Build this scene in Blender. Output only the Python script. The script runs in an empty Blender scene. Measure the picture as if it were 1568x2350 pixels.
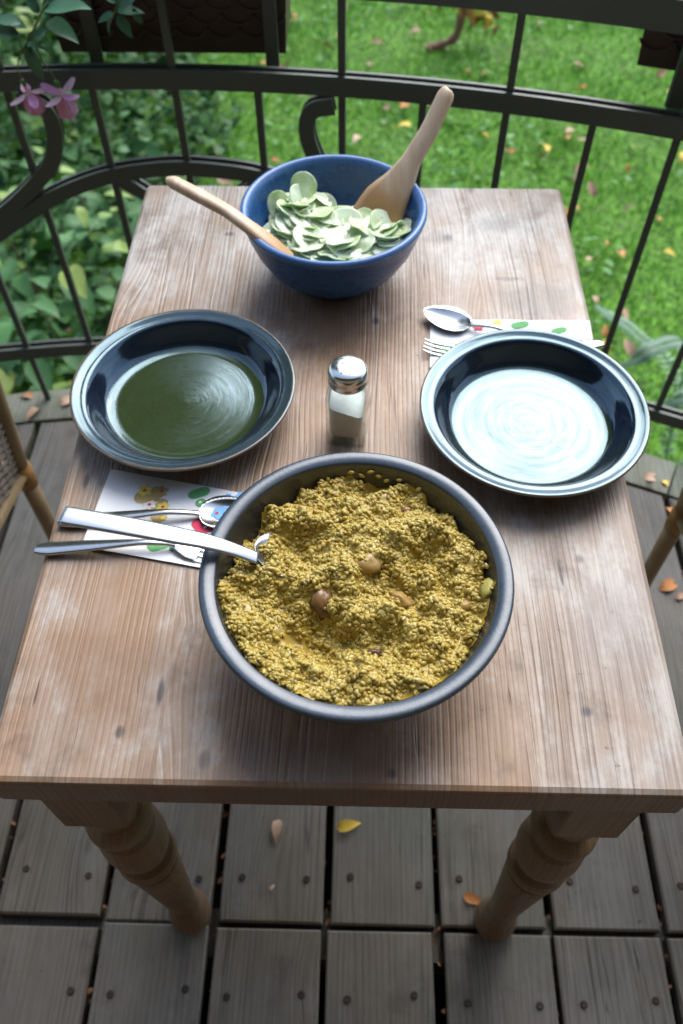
import bpy, math, random
import numpy as np
from mathutils import Vector, Matrix, noise as mnoise
R = math.radians
random.seed(7); rng = np.random.default_rng(7)
scene = bpy.context.scene
COL = scene.collection

# ------------------------------------------------------------------ camera
cam_d = bpy.data.cameras.new('camera'); cam = bpy.data.objects.new('camera', cam_d); COL.objects.link(cam)
CAM_LOC = Vector((0.01013, -0.65506, 1.43267))
CAM_ROT = Matrix.Rotation(0.0276, 3, 'Z') @ Matrix.Rotation(math.pi/2-0.94047, 3, 'X') @ Matrix.Rotation(-0.00703, 3, 'Z')
cam.matrix_world = Matrix.Translation(CAM_LOC) @ CAM_ROT.to_4x4()
cam_d.sensor_fit = 'VERTICAL'; cam_d.sensor_height = 36; cam_d.sensor_width = 24; cam_d.lens = 29.246
cam_d.clip_start = .02; cam_d.clip_end = 400
cam_d.dof.use_dof = True; cam_d.dof.focus_distance = 0.74; cam_d.dof.aperture_fstop = 5.6
scene.camera = cam
# ------------------------------------------------------------------ sky, sun, exposure
SUN_AZ, SUN_EL = R(21), R(47)
w = bpy.data.worlds.new('World'); scene.world = w; w.use_nodes = True
wn = w.node_tree; wn.nodes.clear()
sky = wn.nodes.new('ShaderNodeTexSky'); sky.sky_type = 'NISHITA'; sky.sun_disc = False
sky.sun_elevation = SUN_EL; sky.sun_rotation = SUN_AZ; sky.air_density = 1.0; sky.dust_density = 1.5
hs = wn.nodes.new('ShaderNodeHueSaturation'); hs.inputs['Saturation'].default_value = .82
bg = wn.nodes.new('ShaderNodeBackground'); bg.inputs['Strength'].default_value = .15
wo = wn.nodes.new('ShaderNodeOutputWorld')
wn.links.new(sky.outputs[0], hs.inputs['Color']); wn.links.new(hs.outputs[0], bg.inputs[0]); wn.links.new(bg.outputs[0], wo.inputs[0])
sd = bpy.data.lights.new('sun', 'SUN'); sd.energy = 1.5; sd.angle = R(48); sd.color = (1, .99, .965)
sun = bpy.data.objects.new('sun', sd); COL.objects.link(sun)
sun.rotation_euler = Vector((math.sin(SUN_AZ)*math.cos(SUN_EL), math.cos(SUN_AZ)*math.cos(SUN_EL), math.sin(SUN_EL))).to_track_quat('Z', 'Y').to_euler()
scene.view_settings.view_transform = 'Standard'; scene.view_settings.look = 'None'
scene.view_settings.exposure = 1.32; scene.view_settings.gamma = 1
scene.cycles.use_denoising = True
scene.cycles.max_bounces = 10; scene.cycles.transparent_max_bounces = 16; scene.cycles.transmission_bounces = 10; scene.cycles.caustics_reflective = False

# ------------------------------------------------------------------ helpers
F_PX = 1909.1
def ray(x, y):
    return CAM_ROT @ Vector(((x-784)/F_PX, -(y-1175)/F_PX, -1))
def at_y(x, y, Y):
    d = ray(x, y); t = (Y-CAM_LOC.y)/d.y; return CAM_LOC + d*t
def at_z(x, y, Z):
    d = ray(x, y); t = (Z-CAM_LOC.z)/d.z; return CAM_LOC + d*t

def tag(o, label=None, cat=None, group=None, kind=None):
    if label: o['label'] = label
    if cat: o['category'] = cat
    if group: o['group'] = group
    if kind: o['kind'] = kind
    return o
def empty(name, loc=(0,0,0), rz=0.0):
    o = bpy.data.objects.new(name, None); COL.objects.link(o); o.location = loc; o.rotation_euler[2] = rz
    o.empty_display_size = .05
    return o
def link(name, me, parent=None, loc=None, rot=None, scale=None):
    o = bpy.data.objects.new(name, me); COL.objects.link(o)
    if parent: o.parent = parent
    if loc is not None: o.location = loc
    if rot is not None: o.rotation_euler = rot
    if scale is not None: o.scale = scale if hasattr(scale, '__len__') else (scale,)*3
    return o
def mesh(name, V, F, m=None, smooth=True):
    me = bpy.data.meshes.new(name); me.from_pydata([tuple(v) for v in V], [], F)
    if m is not None: me.materials.append(m)
    if smooth: me.polygons.foreach_set('use_smooth', [True]*len(me.polygons))
    me.update(); return me
def npmesh(name, V, F, m, smooth=True):
    """V (n,3), F (k,3|4) numpy"""
    me = bpy.data.meshes.new(name); k = F.shape[1]
    me.vertices.add(len(V)); me.vertices.foreach_set('co', np.ascontiguousarray(V, dtype=np.float32).ravel())
    me.loops.add(F.size); me.loops.foreach_set('vertex_index', np.ascontiguousarray(F, dtype=np.int32).ravel())
    me.polygons.add(len(F)); me.polygons.foreach_set('loop_start', np.arange(0, F.size, k, dtype=np.int32))
    me.polygons.foreach_set('loop_total', np.full(len(F), k, dtype=np.int32))
    if smooth: me.polygons.foreach_set('use_smooth', np.ones(len(F), dtype=bool))
    me.materials.append(m); me.update(calc_edges=True); return me
class MB:
    def __init__(s): s.v = []; s.f = []
    def add(s, V, F):
        n = len(s.v); s.v += [tuple(v) for v in V]; s.f += [tuple(i+n for i in f) for f in F]; return s
    def box(s, lo, hi, bev=0.0):
        (x0,y0,z0),(x1,y1,z1) = lo, hi
        if bev <= 0:
            V = [(x0,y0,z0),(x1,y0,z0),(x1,y1,z0),(x0,y1,z0),(x0,y0,z1),(x1,y0,z1),(x1,y1,z1),(x0,y1,z1)]
            return s.add(V, [(3,2,1,0),(4,5,6,7),(0,1,5,4),(1,2,6,5),(2,3,7,6),(3,0,4,7)])
        b = bev; V = []; rings = [(b, z0), (0, z0+b), (0, z1-b), (b, z1)]
        for (i, z) in rings:
            X0, X1, Y0, Y1 = x0+i, x1-i, y0+i, y1-i; c = b*.6
            V += [(X0+c,Y0,z),(X1-c,Y0,z),(X1,Y0+c,z),(X1,Y1-c,z),(X1-c,Y1,z),(X0+c,Y1,z),(X0,Y1-c,z),(X0,Y0+c,z)]
        F = [tuple(range(7,-1,-1)), tuple(range(24,32))]
        for r in range(3):
            for i in range(8): j = (i+1) % 8; F.append((r*8+i, r*8+j, r*8+8+j, r*8+8+i))
        return s.add(V, F)
    def tube(s, pts, rad, n=10, cap=True):
        pts = [Vector(p) for p in pts]
        rad = rad if hasattr(rad, '__len__') else [rad]*len(pts)
        V = []; F = []; up = None
        for i, p in enumerate(pts):
            t = (pts[min(i+1, len(pts)-1)]-pts[max(i-1, 0)]).normalized()
            if up is None: up = t.orthogonal().normalized()
            up = (up - t*up.dot(t)).normalized(); sd_ = t.cross(up)
            for k in range(n):
                a = 2*math.pi*k/n; V.append(p + (up*math.cos(a)+sd_*math.sin(a))*rad[i])
        for i in range(len(pts)-1):
            for k in range(n): j = (k+1) % n; F.append((i*n+k, i*n+j, (i+1)*n+j, (i+1)*n+k))
        if cap: F += [tuple(range(n-1,-1,-1)), tuple(range((len(pts)-1)*n, len(pts)*n))]
        return s.add(V, F)
    def lathe(s, prof, n=48, c=(0,0,0)):
        V = []; F = []
        for (r, z) in prof:
            for k in range(n):
                a = 2*math.pi*k/n; V.append((c[0]+r*math.cos(a), c[1]+r*math.sin(a), c[2]+z))
        for i in range(len(prof)-1):
            for k in range(n):
                j = (k+1) % n; F.append((i*n+k, i*n+j, (i+1)*n+j, (i+1)*n+k))
        return s.add(V, F)
    def ribbon(s, C, S, wd, U, th):
        """loft: centres C, side vectors S, half widths wd, up vectors U, half thickness th; rounded section of 8"""
        V = []; F = []; n = 8
        for c, sd_, a, u, b in zip(C, S, wd, U, th):
            c = Vector(c); sd_ = Vector(sd_); u = Vector(u)
            for (p, q) in ((1,.35),(.72,1),(-.72,1),(-1,.35),(-1,-.35),(-.72,-1),(.72,-1),(1,-.35)): V.append(c+sd_*(a*p)+u*(b*q))
        for i in range(len(C)-1):
            for k in range(n): j = (k+1) % n; F.append((i*n+k, i*n+j, (i+1)*n+j, (i+1)*n+k))
        F += [tuple(range(n-1,-1,-1)), tuple(range((len(C)-1)*n, len(C)*n))]
        return s.add(V, F)
    def build(s, name, m, parent=None, smooth=True, loc=None, rot=None):
        return link(name, mesh(name, s.v, s.f, m, smooth), parent, loc, rot)
def smooth_by_angle(o, deg=35):
    me = o.data; me.polygons.foreach_set('use_smooth', [True]*len(me.polygons))
    me.set_sharp_from_angle(angle=R(deg)); return o
def lerp(a, b, t): return a+(b-a)*t
def interp(x, xs, ys): return float(np.interp(x, xs, ys))
def catmull(P, n=8):
    P = [Vector(p) for p in P]; out = []
    for i in range(len(P)-1):
        p0 = P[max(i-1,0)]; p1 = P[i]; p2 = P[i+1]; p3 = P[min(i+2,len(P)-1)]
        for k in range(n):
            t = k/n; out.append(.5*((2*p1)+(p2-p0)*t+(2*p0-5*p1+4*p2-p3)*t*t+(3*p1-p0-3*p2+p3)*t**3))
    out.append(P[-1]); return out

# ------------------------------------------------------------------ materials
class Mat:
    def __init__(s, name, base=(.5,.5,.5), rough=.5, metal=0.0, **kw):
        s.m = bpy.data.materials.new(name); s.m.use_nodes = True; s.t = s.m.node_tree
        s.b = s.t.nodes['Principled BSDF']; s.out = s.t.nodes['Material Output']
        s.b.inputs['Base Color'].default_value = (*base, 1); s.b.inputs['Roughness'].default_value = rough; s.b.inputs['Metallic'].default_value = metal
        for k, v in kw.items(): s.b.inputs[k.replace('_', ' ')].default_value = v
    def n(s, ty, **kw):
        nd = s.t.nodes.new('ShaderNode'+ty)
        for k, v in kw.items(): setattr(nd, k, v)
        return nd
    def l(s, a, b):
        s.t.links.new(a, b); return a
    def val(s, sock, v):
        if hasattr(v, 'links') or isinstance(v, bpy.types.NodeSocket): s.l(v, sock)
        else: sock.default_value = v
    def coord(s, kind='Object', rnd=0.0):
        o = s.n('TexCoord').outputs[kind]
        if rnd:
            oi = s.n('ObjectInfo').outputs['Random']
            mu = s.n('Math', operation='MULTIPLY'); s.l(oi, mu.inputs[0]); mu.inputs[1].default_value = rnd
            ad = s.n('VectorMath', operation='ADD'); s.l(o, ad.inputs[0]); s.l(mu.outputs[0], ad.inputs[1]); o = ad.outputs[0]
        return o
    def mapv(s, v, sc=(1,1,1), lo=(0,0,0)):
        mp = s.n('Mapping'); s.l(v, mp.inputs[0]); mp.inputs['Scale'].default_value = sc; mp.inputs['Location'].default_value = lo; return mp.outputs[0]
    def noise(s, v, scale, det=3, rough=.55, dist=0.0, col=False):
        nz = s.n('TexNoise'); s.l(v, nz.inputs['Vector']); nz.inputs['Scale'].default_value = scale; nz.inputs['Detail'].default_value = det
        nz.inputs['Roughness'].default_value = rough; nz.inputs['Distortion'].default_value = dist
        return nz.outputs['Color' if col else 'Fac']
    def voro(s, v, scale, feature='F1', out='Distance'):
        nz = s.n('TexVoronoi', feature=feature); s.l(v, nz.inputs['Vector']); nz.inputs['Scale'].default_value = scale; return nz.outputs[out]
    def ramp(s, f, stops):
        r = s.n('ValToRGB'); s.l(f, r.inputs[0]); e = r.color_ramp.elements
        while len(e) < len(stops): e.new(.5)
        for el, (p, c) in zip(e, stops): el.position = p; el.color = (*c, 1) if hasattr(c, '__len__') else (c, c, c, 1)
        return r.outputs[0]
    def rng(s, f, a, b, c=0.0, d=1.0):
        r = s.n('MapRange', interpolation_type='SMOOTHSTEP'); s.l(f, r.inputs[0])
        for i, v in enumerate((a, b, c, d)): r.inputs[i+1].default_value = v
        return r.outputs[0]
    def mix(s, f, a, b, mode='MIX'):
        x = s.n('MixRGB', blend_type=mode)
        for sk, v in zip(x.inputs, (f, a, b)):
            if isinstance(v, bpy.types.NodeSocket): s.l(v, sk)
            else: sk.default_value = (*v, 1) if hasattr(v, '__len__') else v
        return x.outputs[0]
    def math(s, op, a, b=0.0):
        x = s.n('Math', operation=op); s.val(x.inputs[0], a); s.val(x.inputs[1], b); return x.outputs[0]
    def vmath(s, op, a, b=None):
        x = s.n('VectorMath', operation=op); s.l(a, x.inputs[0])
        if b is not None: s.val(x.inputs[1], b)
        return x
    def base(s, c): s.l(c, s.b.inputs['Base Color']); return s
    def rough(s, c): s.l(c, s.b.inputs['Roughness']); return s
    def bump(s, h, st=.3, dist=.001):
        b = s.n('Bump'); b.inputs['Strength'].default_value = st; b.inputs['Distance'].default_value = dist; s.l(h, b.inputs['Height']); s.l(b.outputs[0], s.b.inputs['Normal']); return s
    def sep(s, v):
        x = s.n('SeparateXYZ'); s.l(v, x.inputs[0]); return x.outputs
    def comb(s, x=0.0, y=0.0, z=0.0):
        c = s.n('CombineXYZ')
        for sk, v in zip(c.inputs, (x, y, z)): s.val(sk, v)
        return c.outputs[0]
    def wave(s, v, scale, dist=0.0, det=2, dscale=1, prof='SIN', wtype='BANDS', direction='X'):
        wv = s.n('TexWave', wave_type=wtype, wave_profile=prof)
        if wtype == 'BANDS': wv.bands_direction = direction
        else: wv.rings_direction = direction
        s.l(v, wv.inputs['Vector']); wv.inputs['Scale'].default_value = scale; wv.inputs['Distortion'].default_value = dist
        wv.inputs['Detail'].default_value = det; wv.inputs['Detail Scale'].default_value = dscale
        return wv.outputs['Fac']

def wood_mat(name, light, dark, grey, rnd=9.0, ring=60, greyamt=.5, rough=.55, knot=.6, moss=None, weather_sheen_y=None, axis='y', stain=.5, fine=1.0, bump=.5, con=1.0, marks=None):
    M = Mat(name, rough=rough)
    co = M.coord('Object', rnd)
    x, y, z = M.sep(co)
    if axis == 'z': y, z = z, y
    # knots bend the grain
    kv = M.comb(M.math('MULTIPLY', x, 7.0), M.math('MULTIPLY', y, 2.6), 0.0)
    kd = M.voro(kv, 1.0)
    bend = M.rng(kd, 0.0, .42, .022, 0.0)
    warp = M.noise(M.comb(M.math('MULTIPLY', x, 5.0), M.math('MULTIPLY', y, 1.1), z), 1.0, 2)
    xw = M.math('ADD', x, M.math('MULTIPLY', warp, .045)); xw = M.math('ADD', xw, bend)
    g = M.comb(xw, M.math('MULTIPLY', y, .04), M.math('MULTIPLY', z, .5))
    rings = M.wave(g, ring, 2.0, 2, 3.0)
    lines = M.rng(rings, .45, 1.0)
    lowf = M.noise(M.comb(M.math('MULTIPLY', xw, 38.0), M.math('MULTIPLY', y, 1.2), z), 1.0, 3)
    fib = M.noise(M.comb(M.math('MULTIPLY', xw, 420.0*fine), M.math('MULTIPLY', y, 9.0), z), 1.0, 4, .7)
    lines = M.math('MULTIPLY', lines, M.rng(lowf, .3, .7, .25, 1.0))
    tone = M.noise(M.comb(M.math('MULTIPLY', xw, 14.0), M.math('MULTIPLY', y, 1.6), z), 1.0, 3)
    rid = M.noise(M.comb(M.math('MULTIPLY', xw, 62.0), M.math('MULTIPLY', y, 1.3), z), 1.0, 2, .5)
    rl = M.rng(M.math('ABSOLUTE', M.math('SUBTRACT', rid, .5)), 0.0, .032, 1.0, 0.0)
    rl = M.math('MULTIPLY', rl, M.rng(M.noise(M.comb(M.math('MULTIPLY', x, 9.0), M.math('MULTIPLY', y, 3.0), z), 1.0, 3), .42, .6))
    lt = M.mix(M.rng(tone, .32, .68), light, tuple(.5*a+.5*b for a, b in zip(light, grey)))
    c = M.mix(M.math('MULTIPLY', lines, .6*con), lt, dark)
    c = M.mix(M.rng(fib, .35, .75, 0, .45), c, dark)
    pat = M.noise(co, 4.2, 4, .6)
    gm = M.rng(pat, .62-.35*greyamt, .92-.45*greyamt)
    if weather_sheen_y:
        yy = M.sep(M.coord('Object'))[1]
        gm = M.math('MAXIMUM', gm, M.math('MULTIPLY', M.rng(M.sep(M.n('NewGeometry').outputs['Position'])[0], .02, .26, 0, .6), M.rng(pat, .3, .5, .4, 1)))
        gm = M.math('MAXIMUM', gm, M.math('MULTIPLY', M.rng(yy, *weather_sheen_y), M.rng(pat, .25, .5, .45, 1)))  # greying toward the far end, with sky sheen painted into it
    gc = M.mix(M.rng(fib, .3, .7), grey, tuple(v*.55 for v in grey))
    gc = M.mix(M.math('MULTIPLY', lines, .45*con), gc, tuple(v*.45 for v in grey))
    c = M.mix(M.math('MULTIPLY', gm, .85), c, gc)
    c = M.mix(M.math('MULTIPLY', rl, .8*con), c, tuple(v*.45 for v in dark))
    st = M.noise(M.mapv(co, (1,1,1), (3.1,1.7,0)), 7.0, 5, .65)
    bl = M.noise(M.mapv(co, (1.5,.8,1), (7.1,2.7,0)), 8.0, 6, .72)
    c = M.mix(M.rng(bl, .36, .56, .75*(1.25-con), 0.0), c, tuple(v*.62 for v in light))
    c = M.mix(M.rng(bl, .50, .64, 0.0, .75*(1.25-con)), c, tuple(min(1, v*1.1) for v in grey))
    c = M.mix(M.rng(st, .55, .75, 0, stain), c, tuple(v*.4 for v in dark))
    # short dark cracks and pits along the grain
    ck = M.noise(M.comb(M.math('MULTIPLY', xw, 150.0), M.math('MULTIPLY', y, 11.0), z), 1.0, 2, .5)
    c = M.mix(M.rng(ck, .70, .78, 0, .8), c, tuple(v*.22 for v in dark))
    sp = M.noise(co, 95.0, 3, .6)
    c = M.mix(M.math('MULTIPLY', M.rng(sp, .68, .76, 0, .7), M.rng(st, .4, .6)), c, (.02,.022,.024))
    c = M.mix(M.rng(kd, .03, .075, knot, 0.0), c, (.035,.026,.022))
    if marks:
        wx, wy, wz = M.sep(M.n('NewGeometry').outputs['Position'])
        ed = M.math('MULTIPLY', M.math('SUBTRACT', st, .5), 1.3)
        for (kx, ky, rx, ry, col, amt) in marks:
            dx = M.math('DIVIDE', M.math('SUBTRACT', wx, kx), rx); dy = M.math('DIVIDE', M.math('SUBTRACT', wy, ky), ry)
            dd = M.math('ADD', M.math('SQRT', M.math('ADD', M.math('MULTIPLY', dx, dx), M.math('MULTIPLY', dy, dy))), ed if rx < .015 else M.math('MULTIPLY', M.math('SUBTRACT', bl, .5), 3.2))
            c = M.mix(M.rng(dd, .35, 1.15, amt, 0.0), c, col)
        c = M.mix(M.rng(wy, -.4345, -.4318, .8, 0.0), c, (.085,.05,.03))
    if moss:
        ms = M.noise(co, 3.0, 4, .6); c = M.mix(M.rng(ms, .45, .75, 0, moss), c, (.035,.06,.03))
    M.base(c)
    M.rough(M.math('ADD', M.math('MULTIPLY', fib, .25), rough-.12))
    h = M.math('SUBTRACT', M.math('ADD', M.math('MULTIPLY', lines, -.6), M.math('MULTIPLY', fib, .5)), M.math('ADD', M.rng(ck, .70, .78, 0, 1.2), rl))
    M.bump(h, bump, .0012)
    return M.m

MAT = {}
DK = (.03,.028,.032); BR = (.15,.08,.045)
MARKS = [(1150,520,.075,.035,(.13,.125,.12),.55),(1100,775,.06,.03,(.14,.12,.11),.5),(430,520,.07,.05,(.20,.14,.09),.45),(1260,900,.03,.05,(.12,.12,.13),.4),(250,1400,.05,.10,(.27,.15,.07),.4),(700,1760,.12,.03,(.16,.13,.11),.4),(1400,1400,.05,.09,(.22,.19,.18),.5),(770,725,.115,.10,BR,.55),(980,1180,.12,.035,BR,.35),(800,1730,.10,.05,BR,.35),(1240,690,.05,.04,(.11,.11,.11),.45),(1020,545,.028,.022,(.10,.10,.10),.6),  # broad brown patches: unweathered wood, and shadow painted in near the dishes
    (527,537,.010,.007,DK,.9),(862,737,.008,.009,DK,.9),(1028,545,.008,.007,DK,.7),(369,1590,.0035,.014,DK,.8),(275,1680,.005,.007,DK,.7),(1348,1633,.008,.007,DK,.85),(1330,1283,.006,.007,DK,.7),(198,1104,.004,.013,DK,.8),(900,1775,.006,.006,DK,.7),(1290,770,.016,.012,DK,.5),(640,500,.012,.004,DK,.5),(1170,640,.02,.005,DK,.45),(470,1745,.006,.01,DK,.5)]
MAT['table'] = wood_mat('weathered pine', (.35,.20,.10), (.20,.11,.055), (.39,.37,.34), ring=58, greyamt=.40, rough=.42, weather_sheen_y=(.05,.32), stain=.85, con=.45, bump=.4, marks=[(*at_z(x, y, .74).xy, rx, ry, col, am) for (x, y, rx, ry, col, am) in MARKS])
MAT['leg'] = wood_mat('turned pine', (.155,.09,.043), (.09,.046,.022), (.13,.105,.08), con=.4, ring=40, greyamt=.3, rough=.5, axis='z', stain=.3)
MAT['deck'] = wood_mat('deck plank', (.165,.141,.11), (.078,.066,.052), (.178,.171,.155), ring=34, greyamt=.7, rough=.72, moss=.28, stain=.55, bump=.6, con=.8)
MAT['rim'] = wood_mat('mossy rim board', (.17,.175,.13), (.08,.09,.06), (.2,.22,.18), ring=30, greyamt=.5, rough=.8, moss=.75, stain=.4, bump=.6)
MAT['spoonwood'] = wood_mat('beech', (.55,.40,.25), (.42,.28,.16), (.55,.44,.3), ring=55, greyamt=.15, rough=.45, knot=0.0, stain=.12, axis='y', bump=.15)

def plain(name, c, rough=.5, metal=0.0, var=.25, sc=25.0, bump=0.0, **kw):
    M = Mat(name, c, rough, metal, **kw); co = M.coord('Object', 3.0); nz = M.noise(co, sc, 4, .6)
    M.base(M.mix(nz, tuple(v*(1-var) for v in c), tuple(min(1, v*(1+var)) for v in c)))
    M.rough(M.math('ADD', M.math('MULTIPLY', nz, .2), rough-.1))
    if bump: M.bump(nz, bump, .001)
    return M.m
M = Mat('green black painted iron', rough=.5); co = M.coord('Object'); n1 = M.noise(co, 40, 5, .65); n2 = M.noise(co, 7, 4, .6); n3 = M.noise(co, 160, 3, .6)
c = M.mix(n1, (.052,.068,.060), (.072,.090,.078)); c = M.mix(M.rng(n2, .5, .75, 0, .45), c, (.085,.10,.075)); c = M.mix(M.math('MULTIPLY', M.rng(n1, .60, .68), M.rng(n3, .45, .6, 0, .8)), c, (.10,.055,.03))
M.base(c); M.rough(M.math('ADD', M.math('MULTIPLY', n1, .3), .33)); M.bump(n3, .2, .0008); MAT['iron'] = M.m
MAT['rattan'] = plain('bamboo cane', (.30,.21,.12), .4, 0, .35, 30)
MAT['weave'] = plain('grey wicker', (.22,.18,.15), .6, 0, .45, 90)
MAT['binding'] = plain('cane binding', (.3,.15,.045), .4, 0, .3, 60)
MAT['screw'] = plain('rusty screw', (.045,.036,.03), .6, .5, .3, 200)
MAT['planter'] = plain('brown plastic', (.040,.022,.016), .45, 0, .35, 12, .1)
MAT['soil'] = plain('soil', (.03,.02,.015), .9, 0, .5, 60)
MAT['steel'] = Mat('brushed steel', (.55,.56,.55), .2, 1.0).m
MAT['steel_satin'] = Mat('satin steel', (.42,.45,.49), .34, 1.0).m
MAT['chrome'] = plain('shaker cap steel', (.6,.62,.6), .22, 1.0, .06, 40)
MAT['paper'] = plain('white paper', (.78,.79,.80), .85, 0, .03, 30)
MAT['salt'] = plain('salt', (.78,.76,.74), .8, 0, .08, 300, .3)
MAT['hole'] = Mat('dark hole', (.02,.02,.02), .8).m
G = Mat('clear glass'); _t = G.n('BsdfTransparent'); _t.inputs[0].default_value = (.95,.985,.972,1); _g = G.n('BsdfGlossy'); _g.inputs['Roughness'].default_value = .03; _w = G.n('LayerWeight'); _w.inputs[0].default_value = .5; _f = G.n('Math', operation='POWER'); G.l(_w.outputs['Facing'], _f.inputs[0]); _f.inputs[1].default_value = 2.6; _x = G.n('MixShader')
G.l(_f.outputs[0], _x.inputs[0]); G.l(_t.outputs[0], _x.inputs[1]); G.l(_g.outputs[0], _x.inputs[2]); G.l(_x.outputs[0], G.out.inputs['Surface']); MAT['glass'] = G.m
for k, c in dict(print_tan=(.48,.34,.14), print_green=(.12,.38,.13), print_blue=(.18,.42,.75), print_yellow=(.75,.62,.12), print_red=(.62,.05,.10), print_white=(.8,.78,.7)).items():
    MAT[k] = plain('napkin '+k, c, .85, 0, .3, 220)

# ------------------------------------------------------------------ ground, lawn
GZ = -1.3
def ground_h(x, y): return GZ + .05*mnoise.noise(Vector((x*.5, y*.5, 0))) + .02*mnoise.noise(Vector((x*2, y*2, 3)))
M = Mat('lawn soil and moss', rough=.9); co = M.coord('Object')
n1 = M.noise(co, 2.2, 5, .65); n2 = M.noise(co, 30, 4, .7)
c = M.mix(M.rng(n2, .3, .7), (.022,.062,.010), (.15,.36,.025)); c = M.mix(M.rng(n1, .52, .75, 0, .5), c, (.08,.12,.03)); c = M.mix(M.rng(n1, .25, .42, .6, 0), c, (.05,.14,.014))
M.base(c); M.bump(n2, .8, .02); MAT['lawn'] = M.m
xs = np.concatenate([np.linspace(-60,-6,10), np.linspace(-5,5,60), np.linspace(6,60,10)]); ys = np.concatenate([np.linspace(-30,-2,6), np.linspace(-1,10,60), np.linspace(11,90,14)])
V = [(x, y, ground_h(x, y) if abs(x) < 8 and -2 < y < 12 else GZ) for y in ys for x in xs]; nx = len(xs)
Fq = [(j*nx+i, j*nx+i+1, (j+1)*nx+i+1, (j+1)*nx+i) for j in range(len(ys)-1) for i in range(nx-1)]
tag(link('ground', mesh('ground', V, Fq, MAT['lawn'])), kind='structure')
def leafmat(name, c1, c2, rough=.5, sc=8.0, tr=.0):
    M = Mat(name, rough=rough); oi = M.n('ObjectInfo').outputs['Random']; co = M.coord('Object', 5.0); nz = M.noise(co, sc, 3)
    f = M.math('ADD', M.math('MULTIPLY', oi, .7), M.math('MULTIPLY', nz, .6)); f = M.math('SUBTRACT', f, .15)
    M.base(M.mix(f, c1, c2)); M.b.inputs['Specular IOR Level'].default_value = .25
    if tr: M.b.inputs['Subsurface Weight'].default_value = 0
    return M.m
# grass blades: one mass
def grass(name, n, xr, yr, hmin, hmax, wd, m, keep=None):
    x = rng.uniform(*xr, n); y = rng.uniform(*yr, n)
    if keep is not None:
        k = keep(x, y); x = x[k]; y = y[k]; n = len(x)
    z = np.array([ground_h(a, b) for a, b in zip(x, y)]) if n < 60000 else GZ + .05*np.array([mnoise.noise(Vector((a*.5, b*.5, 0))) for a, b in zip(x, y)])
    a = rng.uniform(0, 2*np.pi, n); h = rng.uniform(hmin, hmax, n); le = rng.uniform(.2, 1.0, n)*h; d = rng.uniform(0, 2*np.pi, n); ww = wd*rng.uniform(.6, 1.3, n)
    P = np.c_[x, y, z-.01]; s = np.c_[np.cos(a)*ww, np.sin(a)*ww, 0*a]; l = np.c_[np.cos(d)*le, np.sin(d)*le, 0*d]
    up = np.c_[0*h, 0*h, h]
    V = np.stack([P-s, P+s, P+s*.8+l*.4+up*.65, P-s*.8+l*.4+up*.65, P+l+up*.95], 1).reshape(-1, 3)
    i = np.arange(n)*5
    F = np.concatenate([np.c_[i, i+1, i+2], np.c_[i, i+2, i+3], np.c_[i+3, i+2, i+4]])
    return link(name, npmesh(name, V, F, m, False))
M = Mat('grass blades', rough=.45); co = M.coord('Object'); n1 = M.noise(co, 1.6, 4, .6); n2 = M.noise(co, 60, 2)
c = M.mix(M.rng(n2, .3, .7), (.125,.36,.016), (.24,.55,.035)); c = M.mix(M.rng(n1, .5, .72, 0, .45), c, (.12,.34,.05)); c = M.mix(M.rng(n2, .68, .76, 0, .6), c, (.24,.30,.08))
M.base(c); MAT['grass'] = M.m
tag(grass('grass', 170000, (-3.7, 3.6), (.95, 8.3), .02, .055, .0032, MAT['grass']), 'short green lawn grass beyond the railing', 'grass', kind='stuff')

def leaf_mesh(name, m, n=5, wid=.5, fold=.15, curl=.2, tip=1.0, wav=0.0, serr=0.0):
    """unit leaf along +y, length 1"""
    V = []; F = []
    for i in range(n+1):
        t = i/n; ww = wid*.5*(math.sin(math.pi*min(1, t**.75))**(.8))*(1-.15*t*tip)
        if i in (0, n): ww = .012
        if serr: ww *= 1+serr*(i % 2)
        z = -curl*(t-.35)**2 + wav*math.sin(t*9)
        V += [(-ww, t, z+fold*ww), (0, t, z), (ww, t, z+fold*ww+wav*.6*math.cos(t*7))]
    for i in range(n):
        for k in range(2): F.append((i*3+k, i*3+k+1, i*3+4+k, i*3+3+k))
    return mesh(name, V, F, m, True)

# clover and weed leaves on the lawn: one mass
def leaf_mass(name, pts, size, m, tilt=.6, wid=.55, parent=None):
    n = len(pts); t = np.array([0, .35, .7, 1.0]); w_ = np.array([.02, .5, .38, .02])*wid
    loc = np.concatenate([np.c_[-w_, t, .12*w_-.2*(t-.35)**2], np.c_[w_, t, .12*w_-.2*(t-.35)**2]])  # 8 verts
    a = rng.uniform(0, 2*np.pi, n); b = rng.normal(0, tilt, n); c_ = rng.normal(0, tilt, n); s = size*rng.uniform(.6, 1.4, n)
    def rot(v):
        x, y, z = v
        y2 = y*np.cos(b)-z*np.sin(b); z2 = y*np.sin(b)+z*np.cos(b); x3 = x*np.cos(c_)+z2*np.sin(c_); z3 = -x*np.sin(c_)+z2*np.cos(c_)
        return np.c_[(x3*np.cos(a)-y2*np.sin(a))*s, (x3*np.sin(a)+y2*np.cos(a))*s, z3*s]
    V = np.stack([pts+rot(v) for v in loc], 1).reshape(-1, 3)
    i = np.arange(n)*8
    F = np.concatenate([np.c_[i+k, i+k+4, i+k+5, i+k+1] for k in range(3)])
    return link(name, npmesh(name, V, F, m, True), parent)
def cover_mat(name, a, b, c2, sc=14):
    M = Mat(name, rough=.6); M.b.inputs['Specular IOR Level'].default_value = .2; co = M.coord('Object'); n2 = M.noise(co, sc, 2, .6); n1 = M.noise(co, 2.5, 3)
    cc = M.mix(M.rng(n2, .35, .65), a, b); cc = M.mix(M.rng(n1, .5, .7, 0, .5), cc, c2); M.base(cc); return M.m
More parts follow.
